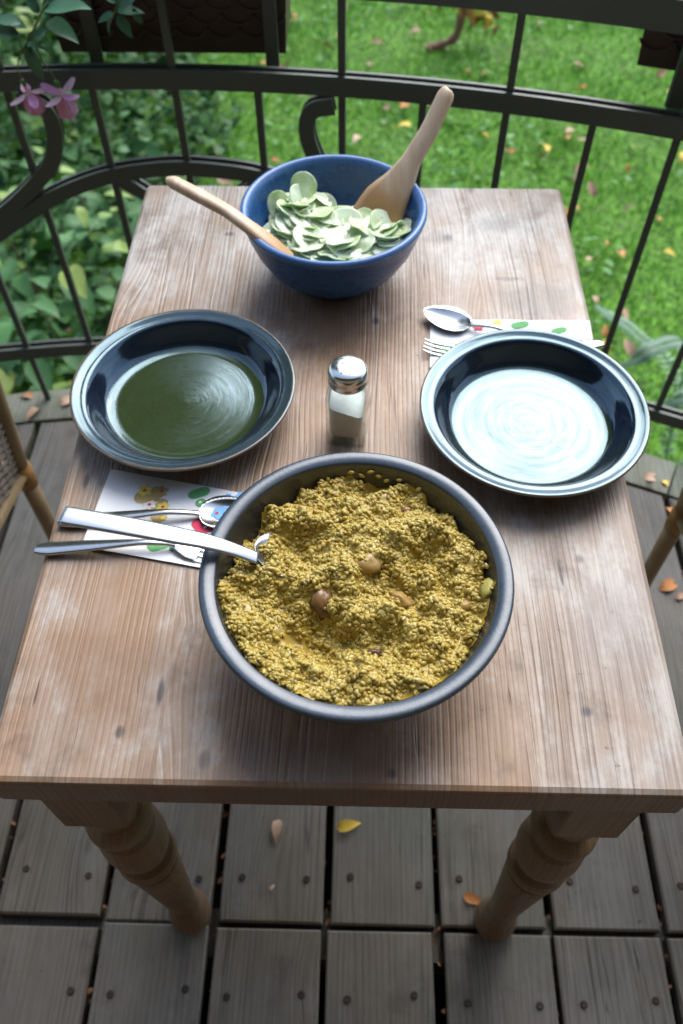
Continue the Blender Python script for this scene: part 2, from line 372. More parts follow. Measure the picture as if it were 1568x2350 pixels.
MAT['weed'] = cover_mat('lawn weeds', (.06,.20,.04), (.15,.32,.10), (.10,.25,.07))
pts = np.c_[rng.uniform(-3.7, 3.6, 5200), rng.uniform(1.0, 8.2, 5200), np.zeros(5200)]
kp = np.array([mnoise.noise(Vector((a*.9, b*.9, 5))) + .25*rng.normal() > .05-.22*(a < -.2) for a, b, _ in pts]); pts = pts[kp]
pts[:, 2] = [ground_h(a, b)+rng.uniform(.02, .05) for a, b, _ in pts]
tag(leaf_mass('lawn_weeds', pts, .05, MAT['weed'], .35), 'pale green clover and weed leaves scattered in the lawn', 'weeds', kind='stuff')
MAT['cover'] = cover_mat('ground cover', (.016,.06,.014), (.055,.155,.035), (.09,.19,.05), 20)
pts = np.c_[rng.uniform(-3.6, -.1, 12000), rng.uniform(1.0, 7.8, 12000), np.zeros(12000)]
edge = lambda x, y: x < -.62 - .12*(y-2) + .35*mnoise.noise(Vector((y*1.3, x*.8, 2)))
kp = np.array([edge(a, b) for a, b, _ in pts]); pts = pts[kp]
pts[:, 2] = [ground_h(a, b)+rng.uniform(.03, .16) for a, b, _ in pts]
tag(leaf_mass('ground_cover', pts, .085, MAT['cover'], .45, .6), 'dark green leafy ground cover under the left part of the railing', 'ground cover', kind='stuff')

# fallen leaves on the lawn, each an object
FL = {}
for k, (a, b) in dict(yellow=((.58,.40,.05),(.70,.52,.10)), orange=((.45,.17,.05),(.55,.26,.09)), pale=((.40,.24,.15),(.52,.36,.25)), brown=((.22,.10,.05),(.32,.16,.08))).items():
    MAT['fall_'+k] = leafmat('fallen leaf '+k, a, b, .6)
    FL[k] = [leaf_mesh('fallen_leaf', MAT['fall_'+k], 5, .5+.12*i, .35+.3*i, .9-.5*i, wav=.03) for i in range(2)]
FLAB = dict(yellow='yellow fallen leaf lying flat on the green lawn', orange='orange fallen leaf lying on the green lawn', pale='pale pinkish tan fallen leaf lying on the green lawn', brown='brown dry fallen leaf lying on the green lawn')
nl = 0
while nl < 285:
    y = random.uniform(1.2, 8.2); x = random.uniform(-.52, .52)*(y+1.0)*.82
    if x < -.9 and random.random() < .55: continue
    k = random.choices(['yellow','orange','pale','brown'], [.17,.27,.42,.14])[0]
    s = random.uniform(.055, .105)
    o = link('fallen_leaf', random.choice(FL[k]), None, (x, y, ground_h(x, y)+random.uniform(.035,.06)), (random.gauss(0,.35), random.gauss(0,.35), random.uniform(0, 6.28)), s)
    tag(o, FLAB[k], 'leaf', k+' leaves fallen on the lawn'); nl += 1

# ------------------------------------------------------------------ deck
DCX, DCY, DR = -.346, -1.87, 2.63
deck = empty('deck', (0,0,0)); tag(deck, kind='structure')
PITCH = .1763; GAP = .013
seam0 = -.0265
def board(x0, x1, y0, y1fn, name='board'):
    x0 += GAP/2; x1 -= GAP/2; bv = .003; n = 1
    ya, yb = y1fn(x0), y1fn(x1); zt = random.uniform(-.0015, .0015); z0 = -.028
    xm, ym = (x0+x1)/2, y0
    V = []
    for (ins, z) in ((0, z0), (0, zt-bv), (bv, zt)):
        V += [(x0+ins-xm, y0+ins-ym, z), (x1-ins-xm, y0+ins-ym, z), (x1-ins-xm, yb-ins-ym, z), (x0+ins-xm, ya-ins-ym, z)]
    F = [(3,2,1,0),(8,9,10,11)] + [(r*4+i, r*4+(i+1)%4, r*4+4+(i+1)%4, r*4+4+i) for r in range(2) for i in range(4)]
    return link(name, mesh(name, V, F, MAT['deck'], False), deck, (xm+random.uniform(-.0018,.0018), ym, 0), (random.uniform(-.002,.002),random.uniform(-.012,.012),random.uniform(-.0045,.0045)))
rimfn = lambda x: DCY + math.sqrt(max(.01, (DR-.098)**2-(x-DCX)**2))
sb = MB()
for (r, z) in ((.0045,0),): pass
screw_me = MB().lathe([(0,-.0004),(.003,-.0002),(.0052,.0004),(.0058,-.001)], 9)
screw_me = mesh('screw', screw_me.v, screw_me.f, MAT['screw'])
for i in range(-6, 7):
    x0 = seam0 + i*PITCH; x1 = x0+PITCH
    j0 = -.413
    gp = {-3: .008, -2: .0012}.get(i, .0045)
    b1 = board(x0, x1, j0+gp + random.uniform(-.001,.001), rimfn)
    b2 = board(x0, x1, -1.3, lambda x, g=gp: j0-g)
    for (b, ys_) in ((b1, (-.343, .02, .46)), (b2, (-.507, -.9))):
        for yy in ys_:
            if b is b1 and yy > rimfn(x0)-.08: continue
            for dx in (-.052, .055):
                link('screw', screw_me, b, (dx+random.uniform(-.004,.004), yy-b.location.y+random.uniform(-.006,.006), .0026))
# curved rim boards
def arc_pts(th0, th1, n): return [R(th0+(th1-th0)*i/n) for i in range(n+1)]
def arc_band(mb, r0, r1, z0, z1, th0, th1, n=24):
    V = []; F = []
    for a in arc_pts(th0, th1, n):
        s, c = math.sin(a), math.cos(a)
        for (r, z) in ((r0, z0), (r1, z0), (r1, z1), (r0, z1)): V.append((DCX+r*s, DCY+r*c, z))
    for i in range(n):
        for k in range(4): j = (k+1) % 4; F.append((i*4+k, (i+1)*4+k, (i+1)*4+j, i*4+j))
    F += [(0,1,2,3), (n*4+3, n*4+2, n*4+1, n*4)]
    return mb.add(V, F)
for (a, b) in ((-24,-12.1),(-12,-.1),(0,11.9),(12,23.9),(24,34)):
    m_ = MB(); arc_band(m_, DR-.094, DR, -.03, .004, a, b, 10); m_.build('edge_board', MAT['rim'], deck, False)
MB().box((-1.3,-1.34,-.19),(1.3,.46,-.18)).build('gap_shade_sheet', MAT['soil'], deck, False)  # dark sheet added below the boards to stand in for shade in the gaps
jm = MB()
for yj in (-1.1, -.42, .0, .45): jm.box((-1.25, yj-.035, -.16), (1.25, yj+.035, -.03))
jm.build('joist', MAT['deck'], deck, False)
m_ = MB(); arc_band(m_, DR-.07, DR-.02, -.2, -.0305, -24, 34, 20); m_.build('fascia', MAT['deck'], deck, False)

# unseen house wall behind the photographer; roof added to shade the near boards
MAT['plaster'] = plain('house boarding', (.14,.10,.07), .9, 0, .12, 3, .1)
MAT['eave'] = plain('shade roof boards', (.16,.11,.07), .7, 0, .3, 6)
hm = MB().box((-6, -1.62, GZ-.2), (6, -1.34, 5.2)).build('house_wall', MAT['plaster'], None, False); tag(hm, kind='structure')
hr = MB().box((-6, -1.34, 2.5), (6, -.4, 2.62)).build('shade_roof', MAT['eave'], None, False); tag(hr, kind='structure')

# ------------------------------------------------------------------ railing
RB = 2.605
rail = empty('balcony_railing', (DCX, DCY+RB, 0)); tag(rail, 'dark painted iron balcony railing with bars and scrollwork behind the table', 'railing')
def rp(r, deg, z): return Vector((DCX+r*math.sin(R(deg)) - rail.location.x, DCY+r*math.cos(R(deg)) - rail.location.y, z))
def cylxy(x, y):   # pixel -> (deg, z) on the railing cylinder
    d = ray(x, y); ox, oy = CAM_LOC.x-DCX, CAM_LOC.y-DCY
    a = d.x**2+d.y**2; b = 2*(ox*d.x+oy*d.y); c_ = ox*ox+oy*oy-RB*RB
    t = (-b+math.sqrt(b*b-4*a*c_))/(2*a); q = CAM_LOC+d*t
    return math.degrees(math.atan2(q.x-DCX, q.y-DCY)), q.z
def railpart(fn, name):
    mb = MB(); fn(mb); me = mesh(name, [(v[0]-rail.location.x, v[1]-rail.location.y, v[2]) for v in mb.v], mb.f, MAT['iron'], False)
    return link(name, me, rail)
T0, T1 = -21, 31
railpart(lambda m: (arc_band(m, RB-.012, RB-.006, .729, .761, T0, T1, 60), arc_band(m, RB+.006, RB+.012, .729, .761, T0, T1, 60)), 'middle_rail')
railpart(lambda m: (arc_band(m, RB-.012, RB-.006, .140, .170, T0, T1, 60), arc_band(m, RB+.006, RB+.012, .140, .170, T0, T1, 60)), 'lower_rail')
railpart(lambda m: arc_band(m, RB-.022, RB+.022, .882, .925, T0, T1, 60), 'handrail')
TH = [ -17.4, -14.35, -11.3, -8.25, -5.22, -2.1, .97, 4.04, 7.15, 10.12, 13.12, 16.17, 19.05, 22.04, 25.1, 28.1]
for i, th in enumerate(TH):
    top = .885 if i % 2 == 0 else .745
    low = -.02 if i in (3, 9, 15) else .143
    mb = MB(); h = .006
    c_, s_ = math.cos(R(th)), math.sin(R(th))
    ctr = Vector((DCX+RB*s_, DCY+RB*c_, 0))
    V = [];
    for z in (low, top+(.005 if top < .8 else 0)):
        for (u, v) in ((-h,-h),(h,-h),(h,h),(-h,h)): V.append((u*c_+v*s_, -u*s_+v*c_, z))
    o = link('bar', mesh('bar', V, [(3,2,1,0),(4,5,6,7),(0,1,5,4),(1,2,6,5),(2,3,7,6),(3,0,4,7)], MAT['iron'], False), rail, (ctr.x-rail.location.x, ctr.y-rail.location.y, 0))
    m2 = MB().box((-.006,-.0125,.7622),(.006,.0125,.7637)) if 0 else None
# scrollwork: flat bars bent in the railing surface, front and back layer
def scroll(pts, half, name, mirror=None):
    P = catmull([Vector((a, z, 0)) for a, z in pts], 10)
    if mirror is not None: P = [Vector((2*mirror-p.x, p.y, 0)) for p in P]
    k = RB*math.pi/180
    mb = MB()
    for (r0, r1) in ((RB-.0125, RB-.0062), (RB+.0062, RB+.0125)):
        V = []; F = []
        for i, p in enumerate(P):
            q0, q1 = P[max(i-1,0)], P[min(i+1,len(P)-1)]; t = Vector(((q1.x-q0.x)*k, q1.y-q0.y, 0)).normalized(); nn = Vector((-t.y, t.x, 0))*half
            for (r, sg) in ((r0,-1),(r1,-1),(r1,1),(r0,1)): V.append(rp(r, p.x+sg*nn.x/k, p.y+sg*nn.y))
        for i in range(len(P)-1):
            for a in range(4): b = (a+1) % 4; F.append((i*4+a, (i+1)*4+a, (i+1)*4+b, i*4+b))
        F += [(0,1,2,3), tuple(len(V)-4+j for j in (3,2,1,0))]
        mb.add(V, F)
    return link(name, mesh(name, mb.v, mb.f, MAT['iron'], False), rail)
sc_px = [(42,226),(92,236),(118,265),(128,310),(120,368),(88,410),(48,452),(0,492),(-60,540),(-130,600)]
sc = [cylxy(*q) for q in sc_px]
S_L = scroll(sc, .0135, 'scroll')
scroll(sc, .0135, 'scroll', mirror=.97)
ar = [cylxy(*q) for q in [(-75,585),(0,530),(60,489),(120,449),(198,415),(262,396),(330,385),(418,379)]]
ar = ar + [(2*.97-a, z) for a, z in reversed(ar[:-1])]
scroll(ar, .0135, 'arch_band')
scroll([cylxy(*q) for q in [(272,404),(300,419),(335,441),(372,470),(400,520),(405,580)]], .0115, 'inner_scroll')
scroll([cylxy(*q) for q in [(272,404),(300,419),(335,441),(372,470),(400,520),(405,580)]], .0115, 'inner_scroll', mirror=.97)

# ------------------------------------------------------------------ flower boxes
def flower_box(name, label, p0, ang, length, zb, zt, dep):
    e = empty(name, (p0[0], p0[1], 0), ang); tag(e, label, 'flower box', 'brown flower boxes hung outside the railing')
    # front sheet faces -y local; slight taper
    mb = MB(); t = .012
    V = [(t,t,zb),(length-t,t,zb),(length-t,dep-t,zb),(t,dep-t,zb),(0,0,zt),(length,0,zt),(length,dep,zt),(0,dep,zt)]
    mb.add(V, [(3,2,1,0),(0,1,5,4),(1,2,6,5),(2,3,7,6),(3,0,4,7)])
    mb.box((-.006,-.008,zt-.012),(length+.006,.004,zt+.006)); mb.box((-.006,dep-.004,zt-.012),(length+.006,dep+.008,zt+.006))
    mb.build('box_shell', MAT['planter'], e, False)
    MB().box((.012,.012,zt-.04),(length-.012,dep-.012,zt-.02)).build('soil', MAT['soil'], e, False)
    # scale pattern: raised arcs on the face
    ar_ = MB(); rr = .026
    row = 0; z = zb+.045
    while z < zt-.02:
        x = rr + (rr if row % 2 else 0)+.006
        while x < length-rr:
            tt = (z-zb)/(zt-zb)
            pts = [(x+rr*math.cos(a), lerp(t, 0, tt)-.0012, z-rr*.75*math.sin(a)) for a in np.linspace(.15, math.pi-.15, 9)]
            ar_.tube(pts, .0022, 5); x += 2*rr
        z += rr*.85; row += 1
    ar_.build('scale_relief', MAT['planter'], e)
    return e
p = at_y(113, 110, .79)
fb = flower_box('flower_box', 'long dark brown flower box with scale pattern hung at upper left behind bars', (-.512, .79), 0, .405, .752, .95, .16)
for x in (.075, .372): MB().box((x-.011,-.012,.70),(x+.011,-.004,.955)).box((x-.010,-.075,.9265),(x+.010,-.013,.9325)).build('bracket', MAT['iron'], fb, False)
fb2 = flower_box('flower_box', 'corner of brown flower box hung at the upper right edge of the railing', (.425, .678), R(-17.5), .40, .792, .97, .16)
for x in (.085, .33): MB().box((x-.016,-.02,.745),(x+.016,-.006,.98), .006).box((x-.010,-.075,.9265),(x+.010,-.021,.9325)).build('bracket', MAT['iron'], fb2, False)

# ------------------------------------------------------------------ table
TX, TY, TZ, TT = .30, .4348, .74, .045
table = empty('table', (0,0,0)); tag(table, 'weathered wooden table with turned legs laid for a meal', 'table')
def plank(x0, x1, cl=0, cr=0):
    """plank along y with rounded outer corners cl / cr and eased top edge"""
    g = .00008; x0 += g; x1 -= g; out = []
    def corner(cx, cy, r, a0):
        if r < .001: return [(cx, cy)]
        return [(cx + r*math.cos(R(a0+a)), cy + r*math.sin(R(a0+a))) for a in (0,30,60,90)]
    r1, r2 = cr, cl
    out += corner(x1-r1, -TY+min(r1,.006), min(r1,.006), -90) if r1 else [(x1,-TY)]
    out += corner(x1-r1, TY-r1, r1, 0) if r1 else [(x1,TY)]
    out += corner(x0+r2, TY-r2, r2, 90) if r2 else [(x0,TY)]
    out += corner(x0+min(r2,.006), -TY+min(r2,.006), min(r2,.006), 180) if r2 else [(x0,-TY)]
    cx_ = (x0+x1)/2; n = len(out); V = []
    rings = [(0, TZ-TT, 1), (0, TZ-.006, 1), (.0018, TZ-.0022, 1), (.006, TZ, 1)]
    for (ins, z, _) in rings:
        for (x, y) in out:
            ix = ins if ((cl and x < cx_) or (cr and x > cx_)) else 0.0
            xx = x+ix if x < cx_ else x-ix; yy = y+ins if y < 0 else y-ins
            V.append((xx-cx_, yy, z))
    F = [tuple(range(n-1,-1,-1)), tuple(range(3*n, 4*n))]
    for r in range(3):
        for i in range(n): j = (i+1) % n; F.append((r*n+i, r*n+j, r*n+n+j, r*n+n+i))
    # the top is cut into strips so that shading stays flat
    o = link('top_plank', mesh('top_plank', V, F, MAT['table'], False), table, (cx_, 0, 0)); return o
plank(-TX, -.155, cl=.009); plank(-.155, .012); plank(.012, .165); plank(.165, TX, cr=.009)
prof = [(0,0),(.026,.001),(.033,.010),(.0345,.026),(.033,.044),(.027,.062),(.0215,.072),(.0215,.078),(.0255,.083),(.0255,.092),(.0225,.098),(.0235,.13),(.0265,.19),(.0305,.26),(.034,.318),(.035,.335),(.0345,.345),(.026,.349),(.0245,.354),(.0265,.358),(.0365,.362),(.039,.370),(.039,.378),(.0365,.386),(.026,.390),(.0245,.396),(.026,.401),(.034,.408),(.0385,.425),(.0405,.448),(.039,.472),(.0345,.49),(.026,.496),(.0235,.503),(.0235,.511),(.036,.516),(.0385,.524),(.0375,.534),(.034,.539),(.025,.544),(.0245,.552),(.029,.565),(.032,.585),(.033,.6)]
for (x, y) in ((-.236,-.4),(.236,-.4),(-.236,.385),(.236,.385)):
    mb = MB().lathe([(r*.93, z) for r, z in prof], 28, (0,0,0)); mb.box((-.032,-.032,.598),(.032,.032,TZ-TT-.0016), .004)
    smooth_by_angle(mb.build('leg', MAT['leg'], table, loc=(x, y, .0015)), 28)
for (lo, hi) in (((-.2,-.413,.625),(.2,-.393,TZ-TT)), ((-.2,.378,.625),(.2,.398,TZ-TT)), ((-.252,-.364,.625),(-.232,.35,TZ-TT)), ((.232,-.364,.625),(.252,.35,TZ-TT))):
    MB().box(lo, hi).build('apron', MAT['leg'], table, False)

# ------------------------------------------------------------------ ceramics
def radial(M, sc=1.0):
    co = M.coord('Object'); x, y, z = M.sep(co)
    return co, M.math('SQRT', M.math('ADD', M.math('MULTIPLY', x, x), M.math('MULTIPLY', y, y))), z
def plate_mat(name, well, wall, rimc):
    M = Mat(name, rough=.13); co, r, z = radial(M)
    nz = M.noise(co, 60, 4, .6); n2 = M.noise(co, 420, 2, .6)
    rr = M.math('ADD', r, M.math('MULTIPLY', M.math('SUBTRACT', nz, .5), .006))
    f = M.math('DIVIDE', rr, .125)
    c = M.ramp(f, [(0, well), (.66, well), (.72, wall), (.86, wall), (.90, rimc), (.955, tuple(v*.8 for v in rimc)), (.985, (.16,.10,.055))])
    c = M.mix(M.rng(n2, .5, .72, 0, .35), c, M.mix(1.0, c, (.55,.6,.5), 'SCREEN') if 0 else M.mix(.5, c, tuple(v*1.6 for v in well))); M.base(c)
    M.b.inputs['IOR'].default_value = 1.8
    M.b.inputs['Specular Tint'].default_value = (.60,.86,1,1)  # cool tint and bluish rim colour put reflected sky into the glaze
    rings = M.wave(M.mapv(co, (1,1,.02)), 62, 3.0, 3, 1.5, wtype='RINGS', direction='Z')
    M.rough(M.math('ADD', M.math('MULTIPLY', nz, .14), .03))
    sw = M.noise(M.comb(M.math('MULTIPLY', r, 160.0), M.math('MULTIPLY', M.math('ARCTAN2', M.sep(co)[1], M.sep(co)[0]), 1.1), 0.0), 1.0, 4, .65)
    M.l(M.rng(sw, .30, .70, .36, .66), M.b.inputs['Specular IOR Level'])
    h = M.math('ADD', M.math('MULTIPLY', sw, 2.2), M.math('MULTIPLY', n2, .25)); M.bump(h, .09, .0006)
    return M.m
MAT['plateA'] = plate_mat('green brown glaze', (.028,.043,.014), (.007,.011,.022), (.030,.048,.058))
PP = [(0,.0095),(.02,.0093),(.05,.0088),(.075,.0085),(.084,.0088),(.0885,.0105),(.0935,.0155),(.099,.0225),(.1035,.029),(.1065,.0325),(.109,.0342),(.1115,.0340),(.114,.0345),(.1185,.0362),(.1215,.0372),(.1232,.0368),(.1236,.0352),(.1222,.0335),(.117,.031),(.108,.026),(.1,.017),(.09,.0075),(.078,.003),(.074,.0),(.07,.0),(.068,.003),(0,.004)]
def plate(name, label, c, m, rz=0, sc=1.0):
    o = MB().lathe([(r*sc, z) for r, z in PP], 96).build(name, m, loc=(c[0], c[1], TZ+.0004)); o.rotation_euler[2] = rz
    tag(o, label, 'plate', 'deep glazed stoneware plates'); return o
plate('plate', 'deep dark green glazed plate at the left edge of the table', (-.1812,-.005), MAT['plateA'])
plate('plate', 'deep glazed plate on the right mirroring the bright sky', (.2005,-.032), MAT['plateA'], 2.3, .992)
# risotto bowl
M = Mat('slate stoneware', rough=.4); co, r, z = radial(M); nz = M.noise(co, 240, 3, .6); n3 = M.noise(co, 30, 3)
f = M.math('DIVIDE', r, .134)
c = M.ramp(f, [(0,(.022,.022,.017)),(.86,(.022,.022,.018)),(.89,(.026,.03,.03)),(.91,(.028,.046,.068)),(.95,(.038,.066,.10)),(.98,(.026,.04,.056)),(1,(.015,.018,.022))])
c = M.mix(M.rng(nz, .52, .7, 0, .5), c, (.016,.018,.022)); zf = M.rng(z, .084, .089); c = M.mix(M.math('MULTIPLY', M.math('SUBTRACT', 1.0, zf), M.rng(r, .124, .127)), c, (.012,.012,.013))
M.base(c); M.b.inputs['IOR'].default_value = 1.6; M.rough(M.math('ADD', M.math('MULTIPLY', n3, .22), .16)); M.bump(nz, .15, .0006); MAT['bowl'] = M.m
BC = (.0118,-.2813)
BP = [(0,.012),(.03,.012),(.055,.0135),(.078,.022),(.095,.038),(.1065,.058),(.1135,.076),(.1180,.0885),(.1190,.0922),(.1203,.0936),(.1265,.0944),(.1308,.0950),(.1326,.0940),(.1333,.0915),(.132,.0885),(.128,.086),(.124,.078),(.117,.06),(.105,.04),(.088,.02),(.072,.008),(.066,.0),(.06,.0),(.058,.004),(0,.005)]
bowl = MB().lathe(BP, 112).build('serving_bowl', MAT['bowl'], loc=(*BC, TZ+.0004)); tag(bowl, 'large dark slate stoneware bowl filled with yellow rice', 'bowl')
# salad bowl
M = Mat('blue glaze', rough=.2); co, r, z = radial(M); nz = M.noise(co, 55, 4, .6); n2 = M.noise(M.mapv(co, (1,1,9)), 12, 3)
c = M.mix(M.rng(nz, .35, .7), (.013,.066,.20), (.024,.10,.27)); c = M.mix(M.rng(z, .086, .094, 0, .75), c, (.07,.17,.38)); c = M.mix(M.rng(nz, .66, .72, 0, .6), c, (.02,.05,.13))
M.base(c); M.rough(M.math('ADD', M.math('MULTIPLY', nz, .2), .18)); M.bump(n2, .2, .001); MAT['blue'] = M.m
SC = (-.0216, .2385); SR = .1139
SP = [(0,.010),(.03,.0105),(.055,.016),(.073,.028),(.087,.046),(.096,.066),(.101,.083),(.1028,.090),(.1045,.0945),(.1075,.0972),(.111,.0975),(.1134,.0955),(.1139,.092),(.1128,.0885),(.1105,.086),(.1075,.072),(.100,.052),(.088,.031),(.073,.015),(.062,.006),(.058,.0),(.052,.0),(.05,.003),(0,.004)]
sbowl = MB().lathe(SP, 96).build('salad_bowl', MAT['blue'], loc=(*SC, TZ+.0004)); tag(sbowl, 'blue glazed bowl of cucumber salad at the far end of the table', 'bowl')

# ------------------------------------------------------------------ rice
def inner_r(h, P, n):   # inner radius of a bowl profile at height h
    zs = [z for r, z in P[:n]]; rs = [r for r, z in P[:n]]
    return float(np.interp(h, zs, rs))
def rice_h(x, y):
    """height above the table, local to the bowl centre"""
    r = math.hypot(x, y)
    h = .073 + .010*math.exp(-((x-.01)**2+(y-.035)**2)/.0030)
    n = mnoise.noise
    rg = 1-abs(n(Vector((x*24+3, y*24, 2.2))))*2
    h += .001 + .009*rg + .009*n(Vector((x*33, y*33, 1.3))) + .008*n(Vector((x*74, y*74, 4.1)))+ .0035*n(Vector((x*150, y*150, 9.1)))
    def dip(cx, cy, a, sx, sy): return a*math.exp(-((x-cx)/sx)**2-((y-cy)/sy)**2)
    h -= dip(-.045,-.048,.022,.036,.020); h -= dip(-.005,-.058,.015,.03,.013)
    h -= dip(.026,-.004,.018,.017,.018); h -= dip(-.052,.040,.016,.022,.014); h -= dip(.05,.022,.012,.014,.016)
    h += dip(.02,-.038,.012,.02,.012); h += dip(-.02,.012,.008,.03,.02); h += dip(.05,.045,.010,.04,.018); h += dip(.0,-.095,.004,.06,.02); h -= dip(.075,-.055,.006,.03,.03)
    h += .012*max(0, (r-.085)/.03)*(.35 if y < 0 else -.55)
    return h
M = Mat('risotto sauce', rough=.3); co = M.coord('Object'); nz = M.noise(co, 90, 4, .6)
M.base(M.mix(nz, (.29,.195,.025), (.38,.27,.04))); M.bump(nz, .4, .002); MAT['sauce'] = M.m
M = Mat('saffron rice', rough=.4); at_ = M.n('Attribute'); at_.attribute_name = 'tone'; nz = M.noise(M.coord('Object'), 30, 3)
c = M.ramp(at_.outputs['Fac'], [(0,(.32,.225,.036)),(.5,(.41,.30,.058)),(.85,(.48,.375,.10)),(1,(.56,.47,.18))]); c = M.mix(M.rng(nz, .42, .68, 0, .35), c, (.37,.24,.03))
M.base(c); M.b.inputs['Subsurface Weight'].default_value = .25; M.b.inputs['Subsurface Radius'].default_value = (.004,.0025,.0008); M.b.inputs['Subsurface Scale'].default_value = 1.0; MAT['rice'] = M.m
rice = empty('risotto', (*BC, TZ)); tag(rice, 'yellow saffron rice heaped in the dark slate bowl', 'rice', kind='stuff')
N_ = 70; V = []; F = []; idx = {}
for j in range(N_+1):
    for i in range(N_+1):
        x = -.125+.25*i/N_; y = -.125+.25*j/N_; h = rice_h(x, y)
        r = math.hypot(x, y); ri = inner_r(h, BP, 9)-.0006
        if r < ri+.0045:
            if r > ri: x *= ri/r; y *= ri/r
            idx[(i, j)] = len(V); V.append((x, y, h-.0004))
for j in range(N_):
    for i in range(N_):
        q = [(i,j),(i+1,j),(i+1,j+1),(i,j+1)]
        if all(k in idx for k in q): F.append([idx[k] for k in q])
link('sauce', mesh('sauce', V, F, MAT['sauce']), rice)['kind'] = 'stuff'
# grains
gv = [(0,0,-1)]; 
for (zz, rr_) in ((-.62,.72),(0,1.0),(.62,.72)):
    for k in range(6): a = 2*math.pi*k/6; gv.append((rr_*math.cos(a), rr_*math.sin(a), zz))
gv.append((0,0,1)); gv = np.array(gv)
gf = [(0,1+(k+1)%6,1+k) for k in range(6)] + [(19,13+k,13+(k+1)%6) for k in range(6)]
for r_ in range(2):
    for k in range(6): a, b = 1+r_*6+k, 1+r_*6+(k+1) % 6; gf += [(a, b, b+6), (a, b+6, a+6)]
gf = np.array(gf)
P_ = []; Nn = []; 
while len(P_) < 6600:
    a = random.uniform(0, 6.283); rr_ = .122*math.sqrt(random.random()); x, y = rr_*math.cos(a), rr_*math.sin(a); h = rice_h(x, y)
    if rr_ > inner_r(h, BP, 9)-.0022: continue
    wet = math.exp(-((x+.05)/.026)**2-((y+.05)/.012)**2)
    if random.random() < wet*.93: continue
    e_ = .002; nx_ = -(rice_h(x+e_, y)-h)/e_; ny_ = -(rice_h(x, y+e_)-h)/e_
    P_.append((x, y, h + random.uniform(-.0019, .0003))); Nn.append((nx_, ny_, 1))
# stray grains stuck to the back wall
for (ang, h) in ((80,.083),(88,.082),(93,.0855),(70,.084),(104,.080),(60,.082),(12,.084),(8,.082),(97,.080),(76,.080),(84,.0865)):
    ri = inner_r(h, BP, 9)-.0015; P_.append((ri*math.cos(R(ang)), ri*math.sin(R(ang)), h)); Nn.append((-math.cos(R(ang)), -math.sin(R(ang)), .5))
P_ = np.array(P_); Nn = np.array(Nn); Nn /= np.linalg.norm(Nn, axis=1)[:, None]; n = len(P_)
rv = rng.normal(size=(n, 3)); ax = np.cross(Nn, rv); ax += Nn*rng.normal(0, .35, (n, 1)); ax /= np.linalg.norm(ax, axis=1)[:, None]
s1 = np.cross(ax, Nn); s1 /= np.linalg.norm(s1, axis=1)[:, None]; s2 = np.cross(ax, s1)
Ln = rng.uniform(.0031, .0040, n)[:, None]; Wd = rng.uniform(.0018, .0023, n)[:, None]
bendv = rng.normal(0, .0004, n)[:, None]
GV = np.stack([P_ + s1*Wd*g[0] + s2*Wd*g[1] + ax*Ln*g[2] + s1*bendv*(g[2]**2) for g in gv], 1).reshape(-1, 3)
GF = (gf[None]+np.arange(n)[:, None, None]*20).reshape(-1, 3)
me = npmesh('rice_grains', GV, GF, MAT['rice'])
tn = np.repeat(np.clip(rng.normal(.5, .22, n), 0, 1), 20).astype(np.float32)
at2 = me.attributes.new('tone', 'FLOAT', 'POINT'); at2.data.foreach_set('value', tn)
link('rice_grains', me, rice)['kind'] = 'stuff'
# mushroom and meat pieces in the rice
M = Mat('mushroom', rough=.25); nz = M.noise(M.coord('Object', 4), 90, 3); M.base(M.mix(M.rng(nz, .35, .65), (.10,.045,.015), (.24,.13,.045))); MAT['mush'] = M.m
M = Mat('cooked chicken', rough=.35); nz = M.noise(M.coord('Object', 4), 120, 3); M.base(M.mix(nz, (.27,.16,.04), (.38,.24,.075))); MAT['chunk'] = M.m
M = Mat('bean', rough=.25); nz = M.noise(M.coord('Object', 4), 120, 3); M.base(M.mix(nz, (.06,.03,.02), (.14,.07,.04))); MAT['bean'] = M.m
M = Mat('celery', rough=.35); nz = M.noise(M.coord('Object', 4), 120, 3); M.base(M.mix(nz, (.30,.27,.05), (.42,.36,.09))); MAT['celery'] = M.m
def lump(name, label, cat, m, px, size, rot, cut=0.0, seed=0):
    q = at_z(*px, TZ+.078); x, y = q.x-BC[0], q.y-BC[1]; h = rice_h(x, y)
    q = at_z(*px, TZ+h-.0032)
    V = []; F = []; nu, nv = 12, 8
    for j in range(nv+1):
        ph = math.pi*j/nv
        for i in range(nu):
            a = 2*math.pi*i/nu; v = Vector((math.sin(ph)*math.cos(a), math.sin(ph)*math.sin(a), math.cos(ph)))
            v *= 1+.42*mnoise.noise(v*1.5+Vector((seed*1.7,)*3))
            if v.z < -cut: v.z = -cut+ (v.z+cut)*.15
            V.append((v.x*size[0], v.y*size[1], v.z*size[2]))
    for j in range(nv):
        for i in range(nu): F.append((j*nu+i, (j+1)*nu+i, (j+1)*nu+(i+1)%nu, j*nu+(i+1)%nu))
    o = link(name, mesh(name, V, F, m), None, (q.x, q.y, q.z), rot); tag(o, label, cat); return o
lump('mushroom', 'glossy brown mushroom half near the middle of the rice', 'mushroom', MAT['mush'], (738,1382), (.0105,.014,.010), (R(25),R(20),R(30)), .2, 1)
lump('mushroom', 'tan mushroom piece at the top centre of the rice', 'mushroom', MAT['chunk'], (845,1293), (.014,.010,.008), (0,R(8),R(20)), .4, 2)
lump('bean', 'small dark bean near the front of the rice', 'bean', MAT['bean'], (853,1502), (.008,.005,.0045), (0,0,R(20)), .6, 3)
lump('mushroom', 'pale mushroom slice in the sauce at the front left of the rice', 'mushroom', MAT['celery'], (672,1508), (.011,.007,.004), (0,R(15),R(-25)), .3, 4)
